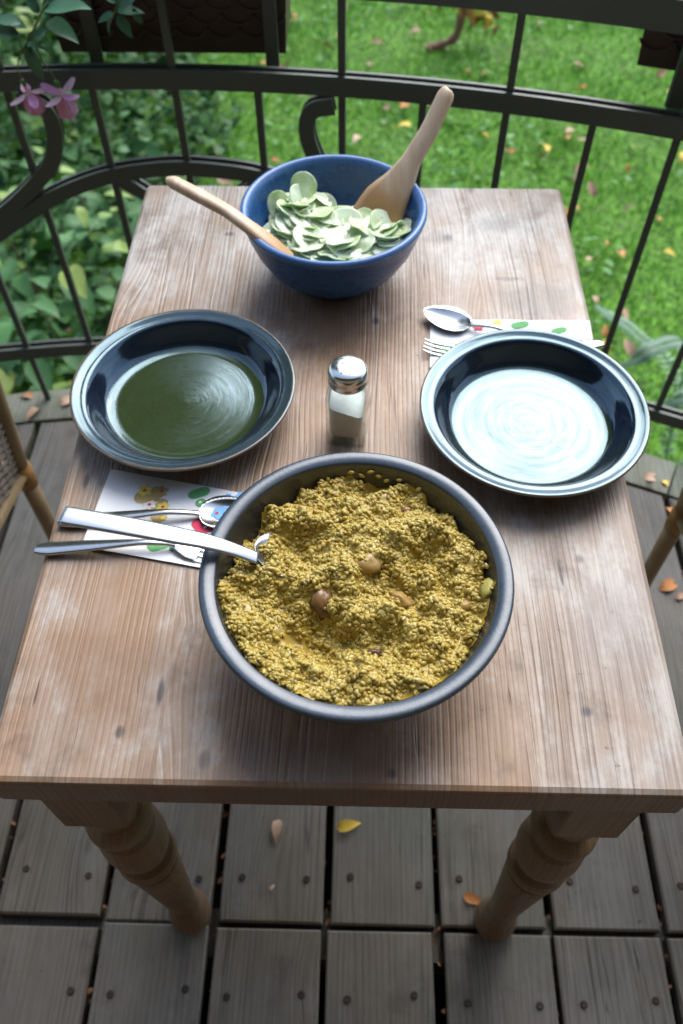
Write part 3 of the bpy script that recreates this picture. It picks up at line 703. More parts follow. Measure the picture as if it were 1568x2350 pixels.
lump('celery_slice', 'pale green slice at the right edge of the rice', 'vegetable', MAT['celery'], (1118,1352), (.005,.011,.007), (0,R(30),R(-15)), .5, 5)
lump('mushroom', 'brown mushroom piece at the far right of the rice', 'mushroom', MAT['mush'], (930,1172), (.010,.007,.005), (0,0,R(10)), .3, 6)
lump('meat_piece', 'small orange brown piece on the right of the rice', 'meat', MAT['chunk'], (1065,1392), (.007,.005,.004), (0,0,R(40)), .3, 7)
lump('meat_piece', 'light brown piece sunk in the hollow right of the rice centre', 'meat', MAT['chunk'], (915,1375), (.012,.007,.005), (0,0,R(-30)), .3, 8)

# ------------------------------------------------------------------ cutlery
def path_ribbon(P, W, Tn, up=Vector((0,0,1)), sub=6):
    C_ = catmull(P, sub); n = len(C_); m = len(P)-1
    wd = [interp(i/sub, range(m+1), W) for i in range(n)]; th = [interp(i/sub, range(m+1), Tn) for i in range(n)]
    S = []; U = []
    for i in range(n):
        t = (C_[min(i+1,n-1)]-C_[max(i-1,0)]).normalized(); s = t.cross(up).normalized(); S.append(s); U.append(s.cross(t).normalized())
    return C_, S, wd, U, th
def spoon_bowl(mb, L, Wd, depth, th=.0009):
    """bowl along +y from 0 to L, centred x=0; returns closed shell"""
    nu, nv = 14, 10; V = []; F = []
    def pt(i, j, off):
        t = i/nu; s = -1+2*j/nv
        hw = Wd*.5*(max(0, math.sin(math.pi*(t**.85)))**.55)*(1-.12*t) + .0008
        d = -depth*(1-s*s)*math.sin(math.pi*t)**.8
        return (s*hw, t*L, d+off)
    for off in (th, 0):
        for i in range(nu+1):
            for j in range(nv+1): V.append(pt(i, j, off))
    k = (nu+1)*(nv+1)
    for i in range(nu):
        for j in range(nv):
            a = i*(nv+1)+j; F.append((a, a+1, a+nv+2, a+nv+1)); F.append((k+a, k+a+nv+1, k+a+nv+2, k+a+1))
    for i in range(nu):
        for j in (0, nv):
            a = i*(nv+1)+j; b = a+nv+1; F.append((a, b, k+b, k+a) if j == 0 else (b, a, k+a, k+b))
    mb.add(V, F)
def oriented(mb, org, ydir, up=Vector((0,0,1))):
    y = Vector(ydir).normalized(); x = y.cross(up).normalized(); z = x.cross(y)
    m = Matrix((x, y, z)).transposed()
    mb.v = [tuple(Vector(org)+m @ Vector(v)) for v in mb.v]; return mb
def spoon(name, label, end, neck, tip, group, Wd=.042, zl=.003, wid=.008):
    end, neck, tip = (Vector(v) for v in (end, neck, tip)); e = empty(name, (neck.x, neck.y, TZ)); tag(e, label, 'spoon', group)
    L0 = neck.to_3d()-e.location
    a = end-e.location; b = neck-e.location; d = (b-a); up = Vector((0,0,1))
    P = [a, a+d*.02, a+d*.12, a+d*.4+up*.003, a+d*.75+up*.006, a+d*.95+up*.002, b]
    mb = MB(); mb.ribbon(*path_ribbon(P, [.0035,.0055,wid,wid*.8,.0035,.003,.0035], [.001,.0014,.0016,.0016,.0017,.0015,.0009])); mb.build('handle', MAT['steel'], e)
    sb_ = MB(); spoon_bowl(sb_, (tip-neck).length, Wd, .008); oriented(sb_, b-(tip-neck).normalized()*.0015, tip-neck); sb_.build('spoon_bowl', MAT['steel'], e); return e
def fork(name, label, end, neck, tip, group):
    end, neck, tip = (Vector(v) for v in (end, neck, tip)); e = empty(name, (neck.x, neck.y, TZ)); tag(e, label, 'fork', group)
    a = end-e.location; b = neck-e.location; d = b-a; up = Vector((0,0,1)); t_ = tip-neck
    P = [a, a+d*.02, a+d*.12, a+d*.4+up*.003, a+d*.75+up*.006, a+d*.95+up*.003, b]
    mb = MB(); mb.ribbon(*path_ribbon(P, [.0035,.0055,.008,.0066,.0035,.003,.004], [.001,.0014,.0016,.0016,.0017,.0015,.0012])); mb.build('handle', MAT['steel'], e)
    L = t_.length; hd = MB()
    Ph = [Vector((0,0,0)), Vector((0,.1*L,-.001)), Vector((0,.25*L,-.003)), Vector((0,.42*L,-.004))]
    hd.ribbon(*path_ribbon(Ph, [.004,.008,.0118,.0122], [.0012,.001,.0009,.0009])); oriented(hd, b-t_.normalized()*.002, t_); ho = hd.build('head', MAT['steel'], e)
    for k in range(4):
        tn_ = MB(); x = (k-1.5)*.0064
        Pt = [Vector((x,.38*L,-.004)), Vector((x,.6*L,-.0042)), Vector((x,.82*L,-.002)), Vector((x*.97,L,.0025))]
        tn_.ribbon(*path_ribbon(Pt, [.0022,.0020,.0018,.0008], [.0009,.0009,.0008,.0005])); oriented(tn_, b-t_.normalized()*.002, t_); tn_.build('tine', MAT['steel'], ho)
    return e
GC = 'forks and spoons laid on the napkins'
zc = TZ+.0055
fork('fork', 'steel fork lying in front on the left napkin, handle past table edge', (-.3075,-.2053,zc), (-.168,-.1985,zc+.002), (-.105,-.215,zc), GC)
spoon('spoon', 'steel spoon on the left napkin partly under the serving spoon', (-.2915,-.1715,zc), (-.148,-.160,zc+.002), (-.090,-.1545,zc+.003), GC)
spoon('spoon', 'steel spoon on the right napkin, shiny bowl facing the salad', (.262,.096,zc), (.146,.128,zc+.003), (.0895,.1545,zc+.004), GC)
fork('fork', 'steel fork with tines showing left of the right plate', (.3045,.1025,zc), (.155,.082,zc+.003), (.0865,.0935,zc+.001), GC)
# serving spoon leaning on the rim of the rice bowl
sv = empty('serving_spoon', (-.0684,-.2536,.815)); tag(sv, 'large steel serving spoon stuck in the rice, broad handle over the rim', 'spoon')
E_ = Vector((-.2330,-.2530,.866)); Rm = Vector((-.118,-.2575,.8405)); Bn = Vector((-.078,-.258,.823))
C_ = [E_, lerp(E_,Rm,.03), lerp(E_,Rm,.4)+Vector((0,0,.002)), lerp(E_,Rm,.8)+Vector((0,0,.0015)), Rm, lerp(Rm,Bn,.6), Bn]
E_px = [at_z(149,1186,.866), None]
sv_pts = [at_z(148,1183,.868), at_z(158,1184,.8678), at_z(290,1207,.864), at_z(400,1228,.857), at_z(475,1243,.848), at_z(540,1262,.8375), at_z(592,1281,.8265)]
mb = MB(); mb.ribbon(*path_ribbon([p_-sv.location for p_ in sv_pts], [.0084,.0093,.0092,.0086,.0078,.0064,.006], [.0011,.0013,.0013,.0013,.0013,.0014,.0012])); mb.build('handle', MAT['steel_satin'], sv)
sb_ = MB(); nk = at_z(588,1280,.8272); tp = at_z(700,1268,.806); spoon_bowl(sb_, .062, .052, .010); oriented(sb_, nk-sv.location, (tp-nk)); sb_.build('spoon_bowl', MAT['steel_satin'], sv)

# ------------------------------------------------------------------ napkins
def napkin(name, label, quad, layers=3, z0=.0006):
    q = [Vector((*v, 0)) for v in quad]; c_ = sum(q, Vector())/4
    e = empty(name, (c_.x, c_.y, TZ)); tag(e, label, 'napkin', 'printed paper napkins under the cutlery')
    def pt(u, v, k):
        p_ = lerp(lerp(q[0], q[1], u), lerp(q[3], q[2], u), v)-c_
        sh = .0014*k
        return Vector((p_.x+sh*(u-.5)*.8, p_.y-sh*.6, z0+.0009*k + .0007*mnoise.noise(Vector((u*5, v*5, k*3.3))) + .0016*max(0, u-.85)*mnoise.noise(Vector((v*4, k, 0)))))
    for k in range(layers):
        nn = 12; V = []; F = []
        for t_ in (.0003, -.0003):
            for j in range(nn+1):
                for i in range(nn+1): p_ = pt(i/nn, j/nn, k); V.append((p_.x, p_.y, p_.z+t_))
        n1_ = (nn+1)**2
        for j in range(nn):
            for i in range(nn):
                a = j*(nn+1)+i; F += [(a, a+1, a+nn+2, a+nn+1), (n1_+a, n1_+a+nn+1, n1_+a+nn+2, n1_+a+1)]
        link('paper_layer', mesh('paper_layer', V, F, MAT['paper']), e)
    def motif(u, v, r, m, n=14, sx=1.0, rot=0.0, lob=0, up=.0005):
        V = [];
        c2 = pt(u, v, layers-1)
        Fv = [(c2.x, c2.y, c2.z+up+.0003)]
        for i in range(n):
            a = 2*math.pi*i/n; rr_ = r*(1+.28*math.cos(lob*a)) if lob else r
            x, y = rr_*math.cos(a)*sx, rr_*math.sin(a); x, y = x*math.cos(rot)-y*math.sin(rot), x*math.sin(rot)+y*math.cos(rot)
            Fv.append((c2.x+x, c2.y+y, c2.z+up+.0003))
        link('printed_motif', mesh('printed_motif', Fv, [(0, 1+i, 1+(i+1) % n) for i in range(n)], m, False), e)
    return e, motif
# left: corners far-left, far-right, near-right, near-left
nA, mo = napkin('napkin', 'white paper napkin printed with coloured flowers under left cutlery', ((-.2505,-.0985),(-.105,-.1285),(-.128,-.2225),(-.2615,-.1975)))
for (u, v, r_, mt, lob, up) in ((.345,.24,.014,'print_tan',2,.0004),(.40,.36,.013,'print_tan',3,.0004),(.30,.20,.008,'print_yellow',6,.0007),(.30,.20,.0022,'print_red',0,.001),(.42,.17,.007,'print_tan',5,.0007),(.42,.17,.002,'print_red',0,.001),(.37,.36,.0075,'print_white',7,.0007),(.37,.36,.002,'print_red',0,.001),(.47,.36,.007,'print_yellow',6,.0007),(.47,.36,.002,'print_red',0,.001),(.47,.52,.008,'print_tan',3,.0005),(.505,.5,.0035,'print_yellow',6,.0008),
        (.68,.1,.010,'print_green',2,.0005),(.72,.22,.006,'print_green',0,.0006),(.715,.22,.002,'print_white',0,.001),(.90,.16,.012,'print_blue',5,.0005),(.90,.16,.0045,'print_white',5,.0008),(.86,.32,.008,'print_blue',4,.0006),(.86,.32,.002,'print_red',0,.001),(.97,.08,.009,'print_blue',5,.0005),
        (.80,.52,.012,'print_red',3,.0005),(.86,.50,.008,'print_red',5,.0006),(.82,.52,.002,'print_white',0,.001),(.55,.82,.011,'print_green',2,.0005),(.66,.78,.009,'print_green',3,.0005)):
    mo(u, v, r_*.82, MAT[mt], 18, 1.15, .4, lob, up)
nB, mo = napkin('napkin', 'white paper napkin with green print half under the right plate', ((.1005,.1462),(.2945,.1475),(.2890,.0500),(.0965,.0620)))
for (u, v, r_, mt, lob) in ((.30,.17,.005,'print_red',5),(.24,.10,.004,'print_green',2),(.56,.10,.007,'print_green',2),(.10,.62,.010,'print_green',2),(.42,.06,.004,'print_yellow',6),(.8,.2,.006,'print_green',2),(.93,.5,.008,'print_blue',5)): mo(u, v, r_, MAT[mt], 18, 1.3, .3, lob, .0006)

# ------------------------------------------------------------------ salt shaker
sh = empty('salt_shaker', (0.0005,-.0415,TZ), R(-7)); sh.scale = (1.1,1.1,1.13); tag(sh, 'square glass salt shaker with steel cap between the plates', 'salt shaker')
def sq_loft(prof, n=40, p_=5.0):
    V = []; F = []
    for (r, z, pw) in prof:
        for k in range(n):
            a = 2*math.pi*(k+.5)/n; cs, sn = math.cos(a), math.sin(a); d = (abs(cs)**pw+abs(sn)**pw)**(-1/pw); V.append((r*d*cs, r*d*sn, z))
    for i in range(len(prof)-1):
        for k in range(n): j = (k+1) % n; F.append((i*n+k, i*n+j, (i+1)*n+j, (i+1)*n+k))
    F += [tuple(range(n-1,-1,-1)), tuple(range((len(prof)-1)*n, len(prof)*n))]
    return V, F
mb = MB(); mb.add(*sq_loft([(.0175,.0,7),(.0192,.0012,7),(.0198,.004,7),(.0196,.02,8),(.0196,.05,8),(.0196,.058,7),(.0188,.063,4),(.0172,.0665,2.5),(.0165,.069,2),(.0165,.0745,2)]))
Vi, Fi = sq_loft([(.0120,.0085,4),(.0150,.0095,5),(.0166,.013,6),(.0170,.05,7),(.0170,.058,6),(.0160,.063,3.5),(.0148,.067,2.2),(.0146,.0742,2)])
mb.add(Vi, [tuple(reversed(f_)) for f_ in Fi]); mb.build('glass_body', MAT['glass'], sh)
V, F = sq_loft([(.0118,.0087,4),(.0147,.0097,5),(.0163,.0133,6),(.0166,.03,7),(.0166,.044,7)])
n = 40; V = [list(v) for v in V]
for k in range(4*n, 5*n): V[k][2] = .046 - .30*V[k][0] + .12*V[k][1]
mb = MB().add(V, F); smooth_by_angle(mb.build('salt', MAT['salt'], sh), 50)
V, F = sq_loft([(.01665,.032,7),(.01672,.045,7),(.01672,.056,6.5),(.01585,.0615,3.6)])
cap = MB().lathe([(.0172,.0705),(.0182,.0712),(.0186,.0725),(.0179,.0738),(.0179,.0785),(.0186,.0800),(.0186,.0835),(.0178,.0868),(.0155,.0888),(.009,.0902),(0,.0906)], 40)
cp = cap.build('cap', MAT['chrome'], sh)
hm_ = MB().lathe([(0,.0002),(.00075,.0002),(.0008,-.0006)], 8); hm_ = mesh('hole', hm_.v, hm_.f, MAT['hole'])
for (r_, n_, o_) in ((0,1,0),(.0055,5,.3),(.0108,9,.1)):
    for k in range(n_):
        a = o_+2*math.pi*k/max(1,n_); rr_ = r_; zz = interp(rr_, [0,.009,.0155], [.0906,.0902,.0888])
        link('hole', hm_, cp, (rr_*math.cos(a), rr_*math.sin(a), zz+.0001))

# ------------------------------------------------------------------ cucumber salad
M = Mat('cucumber', rough=.16); co, r, z = radial(M); nz = M.noise(M.coord('Object', 3), 130, 3, .6); nl_ = M.noise(M.coord('Object', 3), 45, 3, .6)
oi = M.n('ObjectInfo').outputs['Random']
c = M.ramp(M.math('DIVIDE', r, .02), [(0,(.40,.52,.22)),(.45,(.48,.60,.30)),(.78,(.46,.59,.26)),(.9,(.42,.56,.22)),(1,(.34,.48,.15))])
c = M.mix(M.rng(nl_, .36, .56, .1, .72), c, (.70,.78,.62)); c = M.mix(M.rng(nz, .72, .74, 0, .8), c, (.04,.10,.02))
M.base(c); M.bump(nz, .2, .0008); M.b.inputs['Subsurface Weight'].default_value = .5; M.b.inputs['Subsurface Radius'].default_value = (.006,.008,.004); M.b.inputs['Subsurface Scale'].default_value = .4; MAT['cuc'] = M.m
MAT['dressing'] = plain('creamy dressing', (.60,.64,.55), .25, 0, .08, 60, .3)
def slice_mesh(k):
    rnd = random.Random(k); n = 20; V = []; F = []; wx, wy = rnd.uniform(-5,5), rnd.uniform(-5,5); fl = rnd.uniform(0,.10)
    rr = [0,.008,.0135,.0165,.0178]
    def zz(x, y): return wx*x*x+wy*y*y+fl*.02*math.sin(260*x+k)*math.cos(200*y)
    for t_ in (.0006,-.0006):
        V.append((0,0,t_+zz(0,0)))
        for q in rr[1:]:
            for i in range(n):
                a = 2*math.pi*i/n; r_ = q*(1+.05*math.sin(2*a+k)); x, y = r_*math.cos(a), r_*math.sin(a); V.append((x, y, zz(x, y)+t_))
    m1 = 1+n*(len(rr)-1)
    for s_ in (0, 1):
        o_ = s_*m1
        for i in range(n):
            tri = (o_, o_+1+i, o_+1+(i+1) % n); F.append(tri if s_ == 0 else tri[::-1])
            for q in range(len(rr)-2):
                a, b = o_+1+q*n+i, o_+1+q*n+(i+1) % n; f_ = (a, a+n, b+n, b); F.append(f_ if s_ == 0 else f_[::-1])
    for i in range(n):
        a, b = 1+(len(rr)-2)*n+i, 1+(len(rr)-2)*n+(i+1) % n; F.append((a, m1+a, m1+b, b))
    return mesh('cucumber_slice', V, F, MAT['cuc'])
slices = [slice_mesh(k) for k in range(7)]
def salad_h(x, y):   # local to bowl centre
    h = .052 + .016*math.exp(-((x-.01)**2+(y+.01)**2)/.0035) + .018*math.exp(-((x+.04)**2+(y-.035)**2)/.0011) - .020*math.exp(-((x-.02)**2+(y-.07)**2)/.0016)
    h += .010*math.exp(-((x-.065)**2+(y-.0)**2)/.0016)
    return h
V = []; F = []; N_ = 36; idx = {}
for j in range(N_+1):
    for i in range(N_+1):
        x = -.11+.22*i/N_; y = -.11+.22*j/N_; h = salad_h(x, y)-.008; r = math.hypot(x, y); ri = inner_r(h, SP, 8)-.0006
        if r < ri+.006:
            if r > ri: x *= ri/r; y *= ri/r
            idx[(i, j)] = len(V); V.append((x, y, h))
for j in range(N_):
    for i in range(N_):
        q = [(i,j),(i+1,j),(i+1,j+1),(i,j+1)]
        if all(k in idx for k in q): F.append([idx[k] for k in q])
o = link('salad_dressing', mesh('salad_dressing', V, F, MAT['dressing']), None, (*SC, TZ)); tag(o, 'creamy white dressing among the cucumber slices in blue bowl', 'dressing', kind='stuff')
placed = 0; tries = 0
while placed < 135 and tries < 5000:
    tries += 1
    a = random.uniform(0, 6.283); r_ = .088*math.sqrt(random.random()); x, y = r_*math.cos(a), r_*math.sin(a); h = salad_h(x, y)+random.uniform(-.007, .003)
    if math.hypot(x, y)+.012 > inner_r(h, SP, 8): continue
    if x > -.01 and y > .045: continue
    rot = (random.gauss(.16,.2), random.gauss(0,.2), random.uniform(0,6.28)); s = random.uniform(.95, 1.22)
    o = link('cucumber_slice', slices[placed % 7], None, (SC[0]+x, SC[1]+y, TZ+h), rot, s)
    tag(o, 'thin pale green cucumber slice coated in creamy dressing in the blue bowl', 'cucumber slice', 'cucumber slices in the blue bowl'); placed += 1
for (px, Y_, rot) in (((697,425),.299,(R(48),R(-10),0)), ((690,452),.288,(R(50),R(8),1)), ((745,468),.290,(R(40),R(14),2)), ((668,478),.275,(R(40),R(-18),3)), ((640,470),.280,(R(52),R(-40),1)), ((700,470),.276,(R(35),R(5),4)), ((890,502),.262,(R(30),R(5),1)), ((830,510),.256,(R(25),R(-15),2))):
    q = at_y(*px, Y_); o = link('cucumber_slice', random.choice(slices), None, q, (rot[0], rot[1], rot[2]), .95)
    tag(o, 'thin pale green cucumber slice coated in creamy dressing in the blue bowl', 'cucumber slice', 'cucumber slices in the blue bowl')

# ------------------------------------------------------------------ wooden salad servers
M = Mat('beech, blade stained by dressing', rough=.45); co = M.coord('Object'); d = M.vmath('LENGTH', co).outputs['Value']
nz = M.noise(M.mapv(co, (60,8,8)), 1.0, 4, .6); n2 = M.noise(co, 40, 3); fb_ = M.noise(M.mapv(co, (260,30,30)), 1.0, 3)
c = M.mix(M.rng(nz, .35, .65), (.60,.47,.33), (.50,.36,.23)); c = M.mix(M.rng(fb_, .5, .75, 0, .35), c, (.36,.24,.14))
st = M.math('ADD', d, M.math('MULTIPLY', n2, .06)); c = M.mix(M.rng(st, .135, .19, 0, .9), c, M.mix(n2, (.40,.19,.06), (.52,.30,.12))); M.base(c); M.bump(fb_, .15, .0006); MAT['stained'] = M.m
def server(name, label, P, Wd, Th, up, cut):
    o_ = Vector(P[0])
    C_, S, wd, U, th = path_ribbon([Vector(p_)-o_ for p_ in P], Wd, Th, up, 8)
    o = MB().ribbon(C_, S, wd, U, th).build(name, MAT['stained'], loc=o_); return tag(o, label, 'salad server', 'wooden salad servers')
tipR = at_y(1030,208,.352); b0 = Vector((.066,.300,.848))
Pr = [tipR, at_y(1022,222,.347), at_y(985,300,.323), at_y(945,368,.302), at_y(915,420,.286), at_y(885,462,.273), at_y(860,505,.262), at_y(845,540,.254)]
server('salad_server', 'wooden salad server standing up at the right of the blue bowl', Pr, [.006,.0105,.0112,.0125,.020,.0285,.0315,.029], [.004,.0055,.006,.006,.0055,.004,.0032,.002], Vector((0,-.6,.8)), 34)
Pl = [at_z(392,412,.866), at_z(402,420,.8655), at_z(455,448,.859), at_z(520,484,.850), at_z(562,514,.8435), at_z(605,545,.832), at_z(640,570,.82), at_z(672,592,.806)]
server('salad_server', 'wooden salad server lying over the left rim of the blue bowl', Pl, [.006,.0085,.0098,.0088,.0095,.0135,.015,.012], [.004,.0055,.0055,.005,.005,.0045,.004,.003], Vector((.1,.2,1)), 34)

# ------------------------------------------------------------------ rattan chairs
def make_chair(name, label, loc, rz):
    """origin at the rear leg seen beside the table; faces -x, second rear leg towards -y"""
    e = empty(name, loc, rz); tag(e, label, 'chair', 'rattan chairs beside the table')
    Wd, Dp, SH = .46, .42, .385
    for (x, y, top) in ((0,0,SH),(0,-Wd,SH),(-Dp,0,SH),(-Dp,-Wd,SH)):
        lg = MB().tube([(x,y,.002),(x,y,.12),(x,y,SH*.6),(x,y,top)], [.0135,.014,.0135,.0145], 14).build('leg', MAT['rattan'], e)
        MB().tube([(x,y,SH-.035),(x,y,SH-.02),(x,y,SH+.015)], [.0155,.0165,.016], 14).build('binding', MAT['binding'], lg)
    for (a, b) in (((0,0),(0,-Wd)),((0,-Wd),(-Dp,-Wd)),((-Dp,-Wd),(-Dp,0)),((-Dp,0),(0,0))):
        MB().tube([(*a,SH),(*b,SH)], .012, 10).build('seat_rail', MAT['rattan'], e)
    sm = MB()
    for k in range(26): yy = -Wd*(k+.5)/26; sm.tube([(-Dp+.01,yy,SH+.004+.003*(k%2)),(-Dp*.5,yy,SH+.007-.003*(k%2)),(-.01,yy,SH+.004+.003*(k%2))], .0062, 6)
    sm.build('woven_seat', MAT['weave'], e)
    def bp_(v, u): return Vector((.05*u, -Wd*v, SH+.47*u + .06*math.sin(math.pi*v)*u))
    # back frame leans over +x
    fr = [bp_(0, t_) for t_ in np.linspace(0,1,8)] + [bp_(v, 1) for v in np.linspace(.1,.9,8)] + [bp_(1, t_) for t_ in np.linspace(1,0,8)]
    MB().tube(fr, .0125, 10).build('back_frame', MAT['rattan'], e)
    bk = MB(); nr = 64
    for k in range(nr):
        u = (k+.5)/nr; pts = []
        for i in range(25):
            v = i/24; q = bp_(v, u); q.x += .0032*math.cos(math.pi*(i+k)); pts.append(q)
        bk.tube(pts, .0032, 5)
    bk.build('woven_back', MAT['weave'], e)
    return e
make_chair('chair', 'wicker chair with cane legs cut off at the left edge', (-.530,.182,0), R(-9))
c2 = make_chair('chair', 'cane chair of which one leg shows beside the right table edge', (.5165+.46*math.sin(R(9)),.1145-.46*math.cos(R(9)),0), math.pi+R(9))

# ------------------------------------------------------------------ fuchsia
MAT['fleaf'] = leafmat('fuchsia leaf', (.035,.115,.055), (.085,.20,.12), .38, 30)
MAT['stem'] = plain('green stem', (.10,.17,.04), .5, 0, .3, 50)
M = Mat('pink petal', rough=.45); nz = M.noise(M.coord('Object', 3), 60, 3); M.base(M.mix(nz, (.62,.22,.44), (.74,.42,.62))); M.b.inputs['Subsurface Weight'].default_value = .2; M.b.inputs['Subsurface Scale'].default_value = .004; MAT['petal'] = M.m
M = Mat('pale sepal', rough=.45); nz = M.noise(M.coord('Object', 3), 60, 3); M.base(M.mix(nz, (.62,.34,.46), (.78,.62,.62))); MAT['sepal'] = M.m
MAT['ovary'] = plain('green ovary', (.05,.16,.03), .4)
fu = empty('fuchsia', (-.47,.85,.93)); tag(fu, 'fuchsia twig with two pink blossoms hanging at upper left', 'plant')
FY = .655
def stem(pts, r0, r1, name='stem'):
    P = catmull([Vector(p_)-fu.location for p_ in pts], 6); MB().tube(P, list(np.linspace(r0, r1, len(P))), 6).build(name, MAT['stem'], fu)
root = Vector((-.44,.86,.94))
stem([root, Vector((-.455,.78,1.03)), at_y(150,-50,.70), at_y(105,12,FY), at_y(76,70,FY), at_y(42,138,FY)], .0022, .0012)
stem([at_y(42,138,FY), at_y(42,160,FY), at_y(50,182,FY)], .0011, .0009); stem([at_y(76,70,FY), at_y(92,128,FY), at_y(118,168,FY), at_y(128,184,FY)], .0011, .0009)
root2 = Vector((-.36,.86,.94)); FY2 = .68
stem([root2, Vector((-.37,.77,1.02)), at_y(275,-40,.69), at_y(270,5,FY2), at_y(262,32,FY2), at_y(258,40,FY2)], .0018, .001)
LF = [leaf_mesh('leaf', MAT['fleaf'], 7, .52, .25, .35, wav=.015), leaf_mesh('leaf', MAT['fleaf'], 7, .42, .5, .6, wav=.02)]
def leaf_px(base, tip, Y, roll=0.0, k=0, dy=0.0):
    a = at_y(*base, Y); b = at_y(*tip, Y+dy); d = b-a; L = d.length; y = d.normalized(); z = (Vector((0,-.55,.8))-y*y.dot(Vector((0,-.55,.8)))).normalized(); x = y.cross(z)
    m = Matrix((x, y, z)).transposed() @ Matrix.Rotation(roll, 3, 'Y')
    o = link('leaf', LF[k], fu, a-fu.location, m.to_euler(), L); return o
for (b, t_, rl, k, dy) in (((48,52),(-22,40),.2,0,0),((44,75),(-20,74),-.3,1,0),((58,60),(12,72),.3,1,.02),((108,45),(178,90),-.25,0,-.03),((68,108),(96,192),.3,0,0),((96,26),(160,-8),.2,0,0),((98,18),(200,6),-.3,0,-.02),((90,30),(55,-14),0,0,0),((62,92),(110,66),.5,1,.02),((60,100),(70,140),.4,1,0),((52,80),(46,128),.6,1,0),((60,105),(120,112),-.4,1,.03)): leaf_px(b, t_, FY, rl, k, dy)
for (b, t_, rl, k, dy) in (((262,32),(222,48),.1,0,0),((260,36),(243,82),.4,1,0),((270,34),(304,88),.2,0,-.01),((268,26),(330,24),-.3,0,0),((272,8),(322,-24),.3,0,0),((306,20),(328,62),.5,1,.01),((268,6),(232,-18),0,0,0),((268,18),(298,8),.4,0,-.02)): leaf_px(b, t_, FY2, rl, k, dy)
def petal_mesh(name, m, L, Wd, cup, n=6):
    V = []; F = []
    for i in range(n+1):
        t_ = i/n; ww = Wd*.5*(math.sin(math.pi*(.08+.86*t_))**.6); zz = cup*t_*t_
        for k in range(5): s_ = -1+k*.5; V.append((s_*ww, zz-.35*ww*s_*s_*-1, -t_*L))
    for i in range(n):
        for k in range(4): F.append((i*5+k, i*5+k+1, i*5+6+k, i*5+5+k))
    return mesh(name, V, F, m)
pm = petal_mesh('petal', MAT['petal'], .025, .027, -.004); sm_ = petal_mesh('sepal', MAT['sepal'], .024, .011, .010); sm2 = petal_mesh('sepal', MAT['petal'], .024, .013, .012)
def blossom(px_top, tilt, openness, s):
    q = at_y(*px_top, FY); f_ = link('flower', MB().lathe([(0,0),(.0026,-.001),(.0034,-.004),(.003,-.008),(.0022,-.010)], 10).build('flower', MAT['ovary']).data, fu, q-fu.location, tilt, s)
    bpy.data.objects.remove([o for o in bpy.data.objects if o.data == f_.data and o != f_][0])
    MB().lathe([(.0022,-.0095),(.0026,-.013),(.0038,-.020),(.0045,-.022)], 10).build('flower_tube', MAT['sepal'], f_)
    for k in range(4):
        a = k*math.pi/2+.5; link('sepal', (sm_, sm2)[k % 2], f_, (.003*math.cos(a), .003*math.sin(a), -.021), (openness, 0, a-math.pi/2) if 1 else None)
    for k in range(5):
        a = k*2*math.pi/5; link('petal', pm, f_, (.0045*math.sin(a), -.0045*math.cos(a)*1, -.0215), (-.20, 0, a))
    MB().tube([(0,0,-.02),(0,.001,-.045),(.001,.002,-.062)], [.0009,.0008,.0012], 6).build('stamen', MAT['petal'], f_)
blossom((50,182), (R(10),R(-6),0), 1.0, 1.2); blossom((128,184), (R(8),R(-8),.6), 1.35, 1.3)

# ------------------------------------------------------------------ shrubs, fern, dry plant
MAT['shrub'] = leafmat('shrub leaf', (.030,.10,.028), (.085,.22,.065), .5, 12); MAT['shruby'] = leafmat('yellowing leaf', (.11,.23,.045), (.27,.34,.08), .45, 12)
MAT['bark'] = plain('twig bark', (.07,.05,.03), .8, 0, .3, 40)
SL = [leaf_mesh('leaf', MAT['shrub'], 8, .62, .2, .45, wav=.012, serr=.06), leaf_mesh('leaf', MAT['shrub'], 8, .52, .3, .6, wav=.02, serr=.06), leaf_mesh('leaf', MAT['shruby'], 8, .58, .25, .4, wav=.015, serr=.06)]
def shrub(name, label, base, rad, zr, n, size, yel, seed, group='shrubs below the left side of the railing'):
    rd = random.Random(seed); bx_, by_ = base; e = empty(name, (bx_, by_, GZ)); tag(e, label, 'shrub', group)
    for k in range(7):
        a = rd.uniform(0, 6.28); rr_ = rad*rd.uniform(.3,.9); zt = rd.uniform(*zr)-GZ-.03
        MB().tube(catmull([Vector((0,0,-.03)), Vector((rr_*.3*math.cos(a), rr_*.3*math.sin(a), zt*.5)), Vector((rr_*math.cos(a), rr_*math.sin(a), zt))], 4), list(np.linspace(.007,.0025,9)), 6).build('branch', MAT['bark'], e)
    for k in range(n):
        a = rd.uniform(0, 6.28); rr_ = rad*math.sqrt(rd.random()); z = lerp(zr[0], zr[1], rd.random()**.7)-GZ - .25*(rr_/rad)**2*(zr[1]-zr[0])
        link('leaf', SL[2] if rd.random() < yel else SL[rd.randrange(2)], e, (rr_*math.cos(a), rr_*math.sin(a), z), (rd.gauss(-.25,.3), rd.gauss(0,.35), a-math.pi/2+rd.gauss(0,.7)), size*rd.uniform(.65,1.25))
    return e
shrub('shrub', 'broad leaved green shrub below the rail beside the left plate', (-1.12,1.85), .42, (-1.0,-.45), 75, .15, .08, 1)
shrub('shrub', 'yellowing shrub at the left edge below the iron scroll', (-1.52,2.55), .45, (-1.05,-.5), 60, .13, .35, 2)
shrub('shrub', 'dark shrub close to the deck at the far left', (-1.0,1.18), .34, (-1.1,-.65), 45, .13, .12, 3)
shrub('shrub', 'yellow green shrub behind the pink fuchsia blossoms', (-2.35,4.6), .75, (-1.1,-.25), 110, .14, .75, 4)
shrub('shrub', 'low leafy plant in shade under the left arch of the railing', (-1.3,3.3), .5, (-1.25,-.9), 60, .12, .15, 5)
shrub('shrub', 'low yellowish plant under the brown flower box', (-1.55,6.0), .7, (-1.2,-.75), 60, .14, .5, 6)
